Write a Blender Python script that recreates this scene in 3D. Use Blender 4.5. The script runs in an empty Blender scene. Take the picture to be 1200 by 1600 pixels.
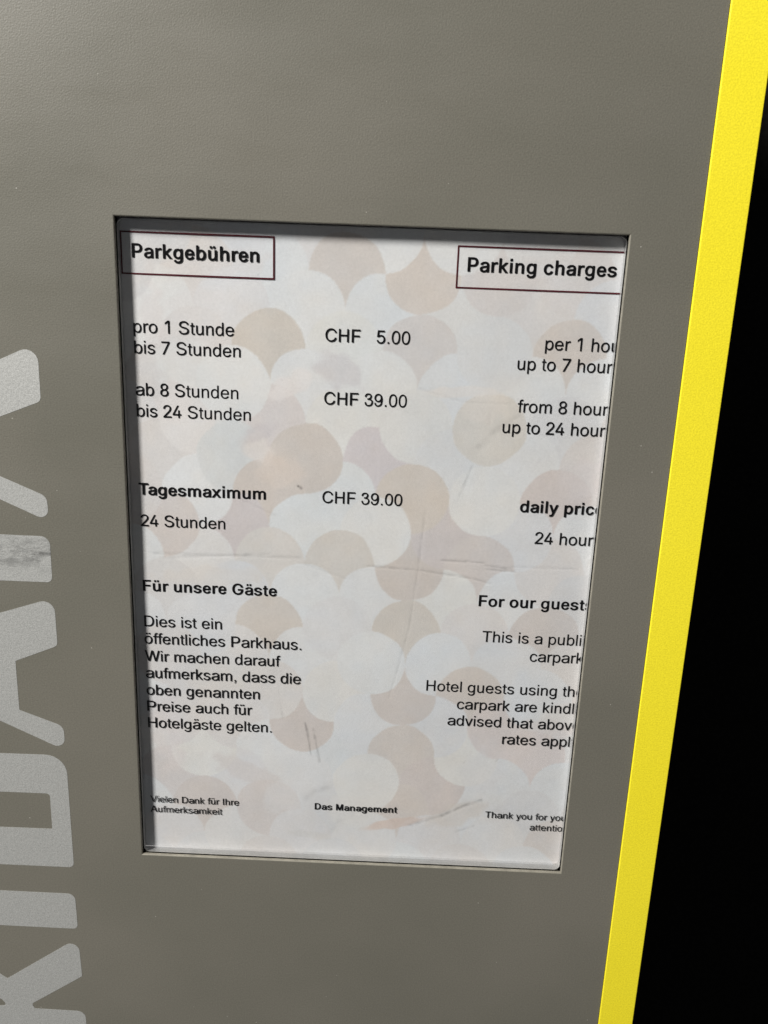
import bpy, bmesh, math, random
import numpy as np
from mathutils import Matrix, Vector

random.seed(4)
SC = bpy.context.scene
COL = SC.collection
CZ = 1.25          # height of the middle of the display opening above the floor (m)

# ------------------------------------------------------------------ camera
cam_d = bpy.data.cameras.new('camera')
cam = bpy.data.objects.new('camera', cam_d)
COL.objects.link(cam)
RX = Vector((0.99912240, 0.01869882, 0.03748038))
RY = Vector((0.04089315, -0.24180104, -0.96946377))
RZ = Vector((-0.00906503, 0.97014566, -0.24235349))
Mx = Matrix((RX, -RY, -RZ)).transposed().to_4x4()
Mx.translation = Vector((0.01221070, -0.31548242, 0.10861980 + CZ))
cam.matrix_world = Mx
cam_d.sensor_fit = 'VERTICAL'
cam_d.sensor_height = 24.0
cam_d.sensor_width = 18.0
cam_d.lens = 24.0 * 1202 / 1600
cam_d.clip_start = 0.01
cam_d.clip_end = 60
cam_d.dof.use_dof = True
cam_d.dof.focus_distance = 0.335
cam_d.dof.aperture_fstop = 11.0
SC.camera = cam

# ------------------------------------------------------------------ world, lamp, exposure
world = bpy.data.worlds.new('World')
SC.world = world
world.use_nodes = True
bg = world.node_tree.nodes['Background']
bg.inputs['Color'].default_value = (0.95, 0.97, 1.0, 1)
bg.inputs['Strength'].default_value = 0.065

lamp_d = bpy.data.lights.new('ceiling_lamp', 'AREA')
lamp_d.shape = 'RECTANGLE'
lamp_d.size = 0.32
lamp_d.size_y = 0.55
lamp_d.energy = 90.0
lamp_d.color = (1.0, 0.975, 0.935)
lamp = bpy.data.objects.new('ceiling_lamp', lamp_d)
COL.objects.link(lamp)
lamp.location = (-1.30, -1.13, CZ + 1.40)
lamp.rotation_euler = (Vector((0, 0, CZ)) - lamp.location).to_track_quat('-Z', 'Y').to_euler()

SC.view_settings.view_transform = 'Standard'
SC.view_settings.look = 'None'
SC.view_settings.exposure = 0.0
SC.view_settings.gamma = 1.0
SC.view_settings.use_curve_mapping = False

# ------------------------------------------------------------------ materials
def mat(name):
    m = bpy.data.materials.new(name)
    m.use_nodes = True
    nt = m.node_tree
    return m, nt, nt.nodes['Principled BSDF']

def N(nt, kind, **kw):
    n = nt.nodes.new(kind)
    for k, v in kw.items():
        if k in n.inputs:
            n.inputs[k].default_value = v
        else:
            setattr(n, k, v)
    return n

def ramp(nt, src, p0, c0, p1, c1):
    r = nt.nodes.new('ShaderNodeValToRGB')
    e = r.color_ramp.elements
    e[0].position, e[0].color = p0, (*c0, 1)
    e[1].position, e[1].color = p1, (*c1, 1)
    nt.links.new(src, r.inputs['Fac'])
    return r

def powder_coat(name, c0, c1, rough, bump, dust=True, spec=0.45):
    m, nt, b = mat(name)
    L = nt.links.new
    tc = N(nt, 'ShaderNodeTexCoord')
    big = N(nt, 'ShaderNodeTexNoise', Scale=9.0, Detail=4.0)
    L(tc.outputs['Object'], big.inputs['Vector'])
    r = ramp(nt, big.outputs['Fac'], 0.35, c0, 0.68, c1)
    fine = N(nt, 'ShaderNodeTexNoise', Scale=1500.0, Detail=2.0)
    L(tc.outputs['Object'], fine.inputs['Vector'])
    fr = ramp(nt, fine.outputs['Fac'], 0.3, (0.89, 0.89, 0.89), 0.7, (1.11, 1.11, 1.10))
    mul = N(nt, 'ShaderNodeMixRGB', blend_type='MULTIPLY', Fac=1.0)
    L(r.outputs['Color'], mul.inputs[1]); L(fr.outputs['Color'], mul.inputs[2])
    col = mul.outputs['Color']
    if dust:
        vo = N(nt, 'ShaderNodeTexVoronoi', Scale=120.0, Randomness=1.0)
        L(tc.outputs['Object'], vo.inputs['Vector'])
        lt = N(nt, 'ShaderNodeMath', operation='LESS_THAN'); lt.inputs[1].default_value = 0.032
        L(vo.outputs['Distance'], lt.inputs[0])
        sep = N(nt, 'ShaderNodeSeparateColor')
        L(vo.outputs['Color'], sep.inputs['Color'])
        gt = N(nt, 'ShaderNodeMath', operation='GREATER_THAN'); gt.inputs[1].default_value = 0.52
        L(sep.outputs['Red'], gt.inputs[0])
        an = N(nt, 'ShaderNodeMath', operation='MULTIPLY')
        L(lt.outputs[0], an.inputs[0]); L(gt.outputs[0], an.inputs[1])
        sc = N(nt, 'ShaderNodeMath', operation='MULTIPLY'); sc.inputs[1].default_value = 0.42
        L(an.outputs[0], sc.inputs[0])
        mx = N(nt, 'ShaderNodeMixRGB', blend_type='MIX')
        mx.inputs[2].default_value = (0.62, 0.60, 0.55, 1)
        L(sc.outputs[0], mx.inputs['Fac']); L(col, mx.inputs[1])
        col = mx.outputs['Color']
    L(col, b.inputs['Base Color'])
    # handled paint: smears change the sheen
    sm = N(nt, 'ShaderNodeMapping'); sm.inputs['Scale'].default_value = (14, 14, 38)
    L(tc.outputs['Object'], sm.inputs['Vector'])
    sn = N(nt, 'ShaderNodeTexNoise', Scale=1.0, Detail=6.0, Roughness=0.65)
    L(sm.outputs['Vector'], sn.inputs['Vector'])
    rr = N(nt, 'ShaderNodeMapRange')
    rr.inputs['From Min'].default_value = 0.3; rr.inputs['From Max'].default_value = 0.7
    rr.inputs['To Min'].default_value = rough - 0.07; rr.inputs['To Max'].default_value = rough + 0.09
    L(sn.outputs['Fac'], rr.inputs['Value'])
    L(rr.outputs['Result'], b.inputs['Roughness'])
    b.inputs['Specular IOR Level'].default_value = spec
    n1 = N(nt, 'ShaderNodeTexNoise', Scale=1600.0, Detail=1.5, Roughness=0.5)
    L(tc.outputs['Object'], n1.inputs['Vector'])
    bp = N(nt, 'ShaderNodeBump', Strength=bump, Distance=0.00045)
    L(n1.outputs['Fac'], bp.inputs['Height'])
    L(bp.outputs['Normal'], b.inputs['Normal'])
    return m

M_PANEL = powder_coat('grey_powder_coat', (0.150, 0.144, 0.119), (0.176, 0.166, 0.139), 0.44, 0.14)
M_BODY = powder_coat('grey_body_paint', (0.15, 0.14, 0.115), (0.17, 0.16, 0.13), 0.5, 0.2, dust=False)
M_YELLOW = powder_coat('yellow_trim_paint', (0.95, 0.81, 0.030), (0.965, 0.83, 0.036), 0.42, 0.14, dust=False, spec=0.3)

def silver_film():
    m, nt, b = mat('silver_lettering_film')
    L = nt.links.new
    tc = N(nt, 'ShaderNodeTexCoord')
    f = N(nt, 'ShaderNodeTexNoise', Scale=1900.0, Detail=2.0, Roughness=0.7)
    L(tc.outputs['Object'], f.inputs['Vector'])
    r = ramp(nt, f.outputs['Fac'], 0.34, (0.41, 0.415, 0.40), 0.68, (0.63, 0.635, 0.615))
    # dark scuffs, dragged sideways
    mp = N(nt, 'ShaderNodeMapping')
    mp.inputs['Scale'].default_value = (70, 70, 200)
    L(tc.outputs['Object'], mp.inputs['Vector'])
    s = N(nt, 'ShaderNodeTexNoise', Scale=1.0, Detail=9.0, Roughness=0.82)
    L(mp.outputs['Vector'], s.inputs['Vector'])
    sr = ramp(nt, s.outputs['Fac'], 0.455, (0, 0, 0), 0.60, (0.85, 0.85, 0.85))
    sep = N(nt, 'ShaderNodeSeparateXYZ')
    L(tc.outputs['Object'], sep.inputs['Vector'])
    mr = N(nt, 'ShaderNodeMapRange')          # the scuffed band sits on the letter T only
    mr.inputs['From Min'].default_value = 0.0; mr.inputs['From Max'].default_value = 0.0105
    sub = N(nt, 'ShaderNodeMath', operation='SUBTRACT'); sub.inputs[1].default_value = CZ + 0.0050
    L(sep.outputs['Z'], sub.inputs[0])
    ab = N(nt, 'ShaderNodeMath', operation='ABSOLUTE')
    L(sub.outputs[0], ab.inputs[0]); L(ab.outputs[0], mr.inputs['Value'])
    inv = N(nt, 'ShaderNodeMath', operation='SUBTRACT'); inv.inputs[0].default_value = 1.0
    L(mr.outputs['Result'], inv.inputs[1])
    mu = N(nt, 'ShaderNodeMath', operation='MULTIPLY')
    L(sr.outputs['Color'], mu.inputs[0]); L(inv.outputs[0], mu.inputs[1])
    mx = N(nt, 'ShaderNodeMixRGB', blend_type='MIX')
    mx.inputs[2].default_value = (0.15, 0.15, 0.145, 1)
    L(mu.outputs[0], mx.inputs['Fac']); L(r.outputs['Color'], mx.inputs[1])
    L(mx.outputs['Color'], b.inputs['Base Color'])
    b.inputs['Metallic'].default_value = 0.4
    b.inputs['Roughness'].default_value = 0.5
    n1 = N(nt, 'ShaderNodeTexNoise', Scale=700.0, Detail=3.0)
    L(tc.outputs['Object'], n1.inputs['Vector'])
    bp = N(nt, 'ShaderNodeBump', Strength=0.18, Distance=0.0004)
    L(n1.outputs['Fac'], bp.inputs['Height'])
    L(bp.outputs['Normal'], b.inputs['Normal'])
    return m
M_SILVER = silver_film()

def plain(name, c, rough=0.5, metal=0.0, spec=0.5, noise=0.0):
    m, nt, b = mat(name)
    b.inputs['Roughness'].default_value = rough
    b.inputs['Metallic'].default_value = metal
    b.inputs['Specular IOR Level'].default_value = spec
    tc = N(nt, 'ShaderNodeTexCoord')
    f = N(nt, 'ShaderNodeTexNoise', Scale=260.0, Detail=3.0)
    nt.links.new(tc.outputs['Object'], f.inputs['Vector'])
    k0, k1 = 1 - noise, 1 + noise
    r = ramp(nt, f.outputs['Fac'], 0.3, tuple(x * k0 for x in c), 0.7, tuple(min(1, x * k1) for x in c))
    nt.links.new(r.outputs['Color'], b.inputs['Base Color'])
    return m
M_INK = plain('black_ink', (0.003, 0.003, 0.0035), 0.8, spec=0.08, noise=0.2)
M_RED = plain('dark_red_ink', (0.075, 0.006, 0.012), 0.7, spec=0.15, noise=0.25)
M_BLACK = plain('black_plastic', (0.006, 0.006, 0.006), 0.6, spec=0.2, noise=0.2)
M_BACKDROP = plain('near_black_backdrop', (0.012, 0.0115, 0.0105), 0.9, spec=0.05, noise=0.3)  # darkness of the unlit space beyond is put into this near-black colour
M_EDGE = plain('polished_acrylic_edge', (0.55, 0.55, 0.54), 0.35, metal=0.5, noise=0.05)
M_LIT_EDGE = plain('lit_edge_paint', (0.24, 0.225, 0.185), 0.38, noise=0.15)

def paper():
    m, nt, b = mat('printed_paper')
    L = nt.links.new
    at = N(nt, 'ShaderNodeAttribute', attribute_name='print')
    tc = N(nt, 'ShaderNodeTexCoord')
    f = N(nt, 'ShaderNodeTexNoise', Scale=900.0, Detail=4.0, Roughness=0.7)
    L(tc.outputs['Object'], f.inputs['Vector'])
    r = ramp(nt, f.outputs['Fac'], 0.3, (0.92, 0.92, 0.92), 0.7, (1.02, 1.02, 1.02))
    mul = N(nt, 'ShaderNodeMixRGB', blend_type='MULTIPLY', Fac=1.0)
    L(at.outputs['Color'], mul.inputs[1]); L(r.outputs['Color'], mul.inputs[2])
    L(mul.outputs['Color'], b.inputs['Base Color'])
    b.inputs['Roughness'].default_value = 0.8
    b.inputs['Specular IOR Level'].default_value = 0.2
    g = N(nt, 'ShaderNodeTexNoise', Scale=1900.0, Detail=2.0)
    L(tc.outputs['Object'], g.inputs['Vector'])
    bp = N(nt, 'ShaderNodeBump', Strength=0.17, Distance=0.0003)
    L(g.outputs['Fac'], bp.inputs['Height'])
    L(bp.outputs['Normal'], b.inputs['Normal'])
    return m
M_PAPER = paper()

def acrylic(name, tint, rough, base):
    m = bpy.data.materials.new(name)
    m.use_nodes = True
    nt = m.node_tree
    for n in list(nt.nodes):
        nt.nodes.remove(n)
    out = N(nt, 'ShaderNodeOutputMaterial')
    tr = N(nt, 'ShaderNodeBsdfTransparent')
    tr.inputs['Color'].default_value = (tint, tint, tint, 1)
    gl = N(nt, 'ShaderNodeBsdfGlossy', Roughness=rough)
    lw = N(nt, 'ShaderNodeLayerWeight', Blend=0.5)
    pw = N(nt, 'ShaderNodeMath', operation='POWER'); pw.inputs[1].default_value = 5.0
    nt.links.new(lw.outputs['Facing'], pw.inputs[0])
    fr = N(nt, 'ShaderNodeMath', operation='MULTIPLY_ADD')
    fr.inputs[1].default_value = 0.5; fr.inputs[2].default_value = base
    nt.links.new(pw.outputs[0], fr.inputs[0])
    mx = N(nt, 'ShaderNodeMixShader')
    nt.links.new(fr.outputs[0], mx.inputs[0])
    nt.links.new(tr.outputs[0], mx.inputs[1])
    nt.links.new(gl.outputs[0], mx.inputs[2])
    nt.links.new(mx.outputs[0], out.inputs['Surface'])
    return m
M_CLEAR = acrylic('clear_acrylic', 0.985, 0.12, 0.035)
M_LIP = acrylic('polished_acrylic_lip', 0.97, 0.24, 0.17)

# ------------------------------------------------------------------ helpers (lengths in mm round the opening's centre)
def empty(name, loc_mm, label, cat):
    o = bpy.data.objects.new(name, None)
    o.location = (loc_mm[0] / 1000, loc_mm[1] / 1000, loc_mm[2] / 1000 + CZ)
    o.empty_display_size = 0.05
    o['label'] = label
    o['category'] = cat
    COL.objects.link(o)
    return o

def link(name, me, m, parent=None, label=None, smooth=False):
    o = bpy.data.objects.new(name, me)
    if m:
        me.materials.append(m)
    if parent is not None:
        me.transform(Matrix.Translation(-parent_origin(parent)))
        o.parent = parent
    if label:
        o['label'] = label
    if smooth:
        for p in me.polygons:
            p.use_smooth = True
    COL.objects.link(o)
    return o

def parent_origin(p):
    v = Vector(p.location)
    while p.parent is not None:
        p = p.parent
        v += p.location
    return v

def W(x, y, z):
    return (x / 1000, y / 1000, z / 1000 + CZ)

def mesh(name, verts, faces):
    me = bpy.data.meshes.new(name)
    me.from_pydata([W(*v) for v in verts], [], faces)
    me.validate()
    return me

def box_mesh(name, x0, x1, y0, y1, z0, z1, bevel=0.0):
    bm = bmesh.new()
    vs = [bm.verts.new(W(x, y, z)) for x in (x0, x1) for y in (y0, y1) for z in (z0, z1)]
    for f in ((0, 1, 3, 2), (4, 6, 7, 5), (0, 4, 5, 1), (2, 3, 7, 6), (0, 2, 6, 4), (1, 5, 7, 3)):
        bm.faces.new([vs[i] for i in f])
    bmesh.ops.recalc_face_normals(bm, faces=bm.faces)
    if bevel:
        bmesh.ops.bevel(bm, geom=bm.edges[:], offset=bevel / 1000, segments=3, profile=0.6, affect='EDGES')
    me = bpy.data.meshes.new(name)
    bm.to_mesh(me); bm.free()
    return me

def round_loop(pts, seg=7):
    """polygon with a fillet radius at every corner -> list of (x, z)"""
    out = []
    n = len(pts)
    for i in range(n):
        x, z, r = pts[i]
        p = Vector((x, z))
        a = Vector(pts[i - 1][:2]) - p
        b = Vector(pts[(i + 1) % n][:2]) - p
        la, lb = a.length, b.length
        a.normalize(); b.normalize()
        ang = a.angle(b)
        if r <= 0.01 or ang > 3.10:
            out.append((x, z)); continue
        t = min(r / math.tan(ang / 2), la * 0.48, lb * 0.48)
        r2 = t * math.tan(ang / 2)
        bis = (a + b).normalized()
        c = p + bis * (r2 / math.sin(ang / 2))
        s = p + a * t - c
        e = p + b * t - c
        tot = s.angle(e)
        sg = 1 if s.x * e.y - s.y * e.x > 0 else -1
        a0 = math.atan2(s.y, s.x)
        for k in range(seg + 1):
            th = a0 + sg * tot * k / seg
            out.append((c.x + r2 * math.cos(th), c.y + r2 * math.sin(th)))
    return out

def filled(name, loops, y_front, thick):
    """flat shape with holes in the panel plane, given a real thickness towards the machine"""
    cu = bpy.data.curves.new(name, 'CURVE')
    cu.dimensions = '2D'; cu.fill_mode = 'BOTH'
    cu.extrude = thick / 2
    for lp in loops:
        sp = cu.splines.new('POLY')
        sp.points.add(len(lp) - 1)
        for q, (x, z) in zip(sp.points, lp):
            q.co = (x, z, 0, 1)
        sp.use_cyclic_u = True
    o = bpy.data.objects.new(name, cu)
    COL.objects.link(o)
    dg = bpy.context.evaluated_depsgraph_get()
    me = bpy.data.meshes.new_from_object(o.evaluated_get(dg))
    bpy.data.objects.remove(o); bpy.data.curves.remove(cu)
    me.name = name
    me.materials.clear()
    for v in me.vertices:
        x, z, d = v.co
        v.co = W(x, y_front + thick / 2 - d, z)
    return me

# ------------------------------------------------------------------ background
def background():
    bm_me = box_mesh('backdrop', -1800, 1800, 420, 520, -1250, 1300)  # added backdrop in place of the dark car park
    o = link('backdrop', bm_me, M_BACKDROP)
    o['label'] = 'near-black wall in the dark to the right, behind the grey parking machine'
    o['category'] = 'backdrop'
background()

# ------------------------------------------------------------------ the parking machine
HX, HZ = 100.0, 143.8
machine = empty('parking_machine', (-60, 120, -1250),
                'grey powder coated parking machine with silver vertical lettering and a bright yellow edge strip', 'parking machine')
PX0, PX1, PZ0, PZ1 = -330.0, 126.7, -620.0, 420.0

def front_panel():
    bm = bmesh.new()
    def ring(hx, hz, y):
        return [bm.verts.new(W(sx * hx, y, sz * hz)) for sx, sz in ((-1, -1), (1, -1), (1, 1), (-1, 1))]
    outer = [bm.verts.new(W(x, 0, z)) for x, z in ((PX0, PZ0), (PX1, PZ0), (PX1, PZ1), (PX0, PZ1))]
    b = 0.55
    prof = [ring(HX + b * (1 - math.sin(t)), HZ + b * (1 - math.sin(t)), b * (1 - math.cos(t)))
            for t in [math.pi / 2 * k / 4 for k in range(5)]]
    prof.append(ring(HX, HZ, 1.4))
    back_o = [bm.verts.new(W(x, 1.4, z)) for x, z in ((PX0, PZ0), (PX1, PZ0), (PX1, PZ1), (PX0, PZ1))]
    rings = [back_o, outer] + prof
    for r0, r1 in zip(rings, rings[1:]):
        for i in range(4):
            j = (i + 1) % 4
            bm.faces.new([r0[i], r0[j], r1[j], r1[i]])
    bmesh.ops.recalc_face_normals(bm, faces=bm.faces)
    me = bpy.data.meshes.new('front_panel')
    bm.to_mesh(me); bm.free()
    o = link('front_panel', me, M_PANEL, machine)
    me.materials.append(M_LIT_EDGE)            # lighter paint gives the cut edge of the opening its lit look
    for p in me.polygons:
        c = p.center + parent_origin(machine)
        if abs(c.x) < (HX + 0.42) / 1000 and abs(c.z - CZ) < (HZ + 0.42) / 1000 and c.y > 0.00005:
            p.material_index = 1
    return o
panel = front_panel()

link('body', box_mesh('body', -332, 126.4, 32, 330, -1250, 430, 3), M_BODY, machine)
link('side_return', box_mesh('side_return', -332, PX0 - 0.2, 0.4, 31.5, PZ0, PZ1), M_BODY, machine)
link('edge_strip', box_mesh('edge_strip', 127.0, 143.9, -0.6, 26, PZ0, PZ1, 0.5), M_YELLOW, machine,
     'bright yellow strip down the right edge')

def housing():
    # black tray behind the opening: four walls and a back, so the gap round the cover reads black
    bm = bmesh.new()
    gx, gz = HX + 5, HZ + 5
    f = [bm.verts.new(W(sx * gx, 1.6, sz * gz)) for sx, sz in ((-1, -1), (1, -1), (1, 1), (-1, 1))]
    b = [bm.verts.new(W(sx * gx, 8.0, sz * gz)) for sx, sz in ((-1, -1), (1, -1), (1, 1), (-1, 1))]
    for i in range(4):
        j = (i + 1) % 4
        bm.faces.new([f[i], f[j], b[j], b[i]])
    bm.faces.new(b)
    bmesh.ops.recalc_face_normals(bm, faces=bm.faces)
    me = bpy.data.meshes.new('display_housing')
    bm.to_mesh(me); bm.free()
    return link('display_housing', me, M_BLACK, machine)
housing()

def cover():
    ax, az, r = 99.85, 143.65, 3.0
    def loop(d):
        return round_loop([(-ax + d, -az + d, r - d), (ax - d, -az + d, r - d), (ax - d, az - d, r - d), (-ax + d, az - d, r - d)], 8)
    ch = 0.3
    lf = loop(ch)
    c = link('cover', filled('cover', [lf], 1.7, 0.02), M_CLEAR, machine)
    c['label'] = 'clear acrylic window with rounded corners'
    # half-round polished lip along the foot of the window
    rows, xs = [], np.linspace(-ax + 1.2, ax - 1.2, 24)
    prof = [(-az + 2.1 + 1.9 * math.cos(t), 1.68 - 0.85 * math.sin(t)) for t in [math.pi * k / 16 for k in range(17)]]
    lv = [(x, y, z) for x in xs for z, y in prof]
    np_ = len(prof)
    lfc = [(a * np_ + b, (a + 1) * np_ + b, (a + 1) * np_ + b + 1, a * np_ + b + 1) for a in range(len(xs) - 1) for b in range(np_ - 1)]
    link('cover_lip', mesh('cover_lip', lv, lfc), M_LIP, c, smooth=True)
    # polished edge: chamfer then side face down to the sheet
    lo = loop(0)
    n = len(lo)
    verts = [(x, 1.7, z) for x, z in lf] + [(x, 1.7 + ch, z) for x, z in lo] + [(x, 4.95, z) for x, z in lo]
    faces = []
    for k in (0, 1):
        for i in range(n):
            j = (i + 1) % n
            faces.append((k * n + i, k * n + j, (k + 1) * n + j, (k + 1) * n + i))
    link('cover_edge', mesh('cover_edge', verts, faces), M_EDGE, c, smooth=False)
    return c
cover()

LETTERS = [
    ('letter_a', 'large silver letter A at the top', [
        [(-133.4, 94.4, 5.1), (-133.6, 70.8, 2.7), (-151.1, 63.8, 0.0), (-153.9, 62.7, 1.0), (-154.4, 39.1, 1.0), (-153.2, 38.6, 0.0), (-134.0, 30.6, 4.0), (-133.6, 19.5, 4.0), (-201.8, 49.8, 5.1), (-201.6, 63.2, 5.1)],
        [(-163.8, 58.0, 1.2), (-184.3, 52.2, 0.8), (-164.4, 43.1, 1.2)]]),
    ('letter_t', 'large silver letter T with dark scuffs on its foot', [
        [(-133.9, 12.9, 4.0), (-134.1, -7.9, 2.5), (-188.4, -8.1, 0.0), (-189.4, -23.9, 2.5), (-205.5, -24.0, 2.5), (-201.9, 26.1, 2.5), (-186.2, 26.1, 2.5), (-186.9, 13.2, 0.0)]]),
    ('letter_a', 'large silver letter A between T and D', [
        [(-133.9, -15.0, 4.9), (-133.8, -37.7, 2.7), (-153.3, -45.9, 0.3), (-153.4, -70.1, 0.5), (-133.7, -77.5, 4.2), (-133.5, -89.8, 4.2), (-207.2, -54.9, 5.1), (-206.5, -39.1, 5.1)],
        [(-163.6, -50.4, 1.0), (-186.7, -57.4, 0.8), (-164.1, -65.2, 1.0)]]),
    ('letter_d', 'large silver letter D', [
        [(-133.5, -92.4, 9.7), (-133.4, -152.8, 2.5), (-210.7, -152.9, 2.5), (-207.1, -93.1, 9.7)],
        [(-142.4, -112.9, 1.7), (-142.5, -131.9, 0.5), (-195.5, -132.3, 0.5), (-194.5, -113.1, 1.7)]]),
    ('letter_i', 'large silver letter I', [
        [(-133.9, -167.9, 3.7), (-133.6, -188.2, 2.5), (-212.4, -187.8, 2.5), (-211.3, -167.7, 3.7)]]),
    ('letter_k', 'large silver letter K at the bottom', [
        [(-171.1, -219.9, 0.0), (-133.8, -193.5, 4.2), (-133.1, -216.5, 1.3), (-159.8, -234.9, 1.3), (-158.7, -237.8, 1.2), (-132.9, -238.2, 4.2), (-132.2, -261.7, 2.5), (-215.7, -263.5, 2.5), (-214.2, -239.0, 2.5), (-181.9, -237.5, 0.8), (-172.4, -236.6, 1.2), (-174.9, -233.1, 0.7), (-212.0, -213.3, 2.5), (-210.7, -191.2, 4.2)]]),
]
for nm, lab, loops in LETTERS:
    link(nm, filled(nm, [round_loop(l) for l in loops], -0.07, 0.06), M_SILVER, machine, lab)

# ------------------------------------------------------------------ the price notice
SY = 5.0     # depth of the paper behind the panel face
SX0, SX1, SZ0, SZ1 = -100.6, 100.3, -144.2, 144.2
notice = empty('price_notice', (0, SY, SZ0),
               'printed German and English parking price sheet with faint scallop pattern behind the acrylic window', 'price sign')

TAN = {
    (0, 0): (.655, .595, .525), (2, -2): (.675, .62, .575), (4, -2): (.69, .62, .56), (4, 0): (.685, .645, .62), (8, 0): (.68, .62, .57),
    (4, 4): (.68, .61, .54), (4, 6): (.645, .585, .54), (4, 8): (.665, .615, .555), (8, 8): (.655, .605, .575), (0, 8): (.665, .61, .555),
    (1, 11): (.665, .595, .55), (1, 3): (.65, .59, .54), (3, 3): (.665, .615, .625), (8, 4): (.68, .61, .58), (-1, 5): (.655, .595, .585),
    (2, 6): (.675, .64, .595), (3, 5): (.775, .775, .76), (-2, 12): (.795, .785, .755), (6, 12): (.785, .775, .745), (-2, 14): (.675, .62, .59),
    (0, 4): (.655, .585, .53), (5, 5): (.665, .605, .575), (5, 13): (.675, .61, .58), (7, 11): (.69, .635, .61), (5, 9): (.745, .76, .77), (4, 12): (.685, .63, .585), (3, 13): (.785, .775, .75), (7, 13): (.745, .755, .76), (9, 13): (.745, .76, .77),
    (4, 10): (.665, .605, .565), (6, 10): (.675, .62, .575), (3, 11): (.735, .74, .745), (-1, 3): (.71, .72, .715), (-3, 13): (.70, .66, .645),
    (0, 14): (.71, .66, .635), (-3, 5): (.69, .63, .595), (6, 2): (.70, .66, .60), (2, 0): (.765, .77, .76), (3, -1): (.77, .775, .765),
    (2, 12): (.735, .755, .765), (3, 7): (.755, .765, .77), (3, 9): (.755, .77, .775), (1, 5): (.745, .765, .765), (7, 3): (.735, .74, .745),
    (-1, 9): (.745, .73, .72), (8, 12): (.735, .665, .64), (8, -2): (.73, .69, .665), (0, 10): (.735, .70, .67), (-2, -2): (.74, .70, .67), (-2, 8): (.735, .735, .74),
}
TAN.update({
    (6, -2): (.71, .67, .65), (1, -1): (.775, .78, .775), (3, -1): (.75, .765, .77), (5, -1): (.735, .735, .725), (3, -3): (.785, .79, .785),
    (2, 0): (.77, .77, .745), (6, 0): (.735, .735, .73), (1, 1): (.775, .78, .78), (3, 1): (.78, .775, .755), (5, 1): (.735, .75, .76), (7, 1): (.765, .77, .765),
    (0, 2): (.715, .665, .65), (2, 2): (.775, .77, .745), (4, 2): (.755, .75, .73), (-1, 1): (.785, .785, .775), (-2, 2): (.78, .75, .73),
    (5, 3): (.74, .74, .735), (7, 3): (.765, .77, .77), (2, 4): (.745, .765, .77), (6, 4): (.775, .77, .75), (-2, 4): (.78, .785, .785),
    (1, 5): (.745, .765, .77), (5, 5): (.655, .595, .575), (7, 5): (.735, .735, .74), (6, 6): (.675, .62, .59), (0, 6): (.715, .68, .64),
    (1, 7): (.755, .77, .775), (5, 7): (.765, .765, .745), (7, 7): (.755, .765, .77), (2, 8): (.735, .735, .74), (6, 8): (.735, .71, .695),
    (7, 9): (.735, .74, .745), (2, 10): (.775, .765, .74), (1, 9): (.755, .765, .77), (5, 11): (.745, .755, .77), (3, 11): (.755, .765, .775),
    (-1, 13): (.745, .74, .745), (-1, 11): (.74, .715, .70), (1, 13): (.755, .76, .765), (4, 14): (.70, .635, .585), (7, 11): (.715, .65, .625),
})
PELTA = [(4, 12), (6, 6), (0, 0), (2, -2), (4, 0), (8, 0), (4, 4), (4, 8), (8, 8), (0, 8), (8, 4), (-2, 14), (2, 6), (6, 10)]
INVERT = [(4, 10), (4, -2), (4, 6), (-2, 12), (6, 12), (1, 11)]
ROUND = [(3, 13), (3, 9)]
SINGLE = {(4, 4, 1): -1, (1, 3, 1): -1, (0, 2, 1): 1, (2, 2, -1): 1, (0, 4, 1): 1, (6, 4, -1): -1, (6, 4, 1): -1}   # one edge each

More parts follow.
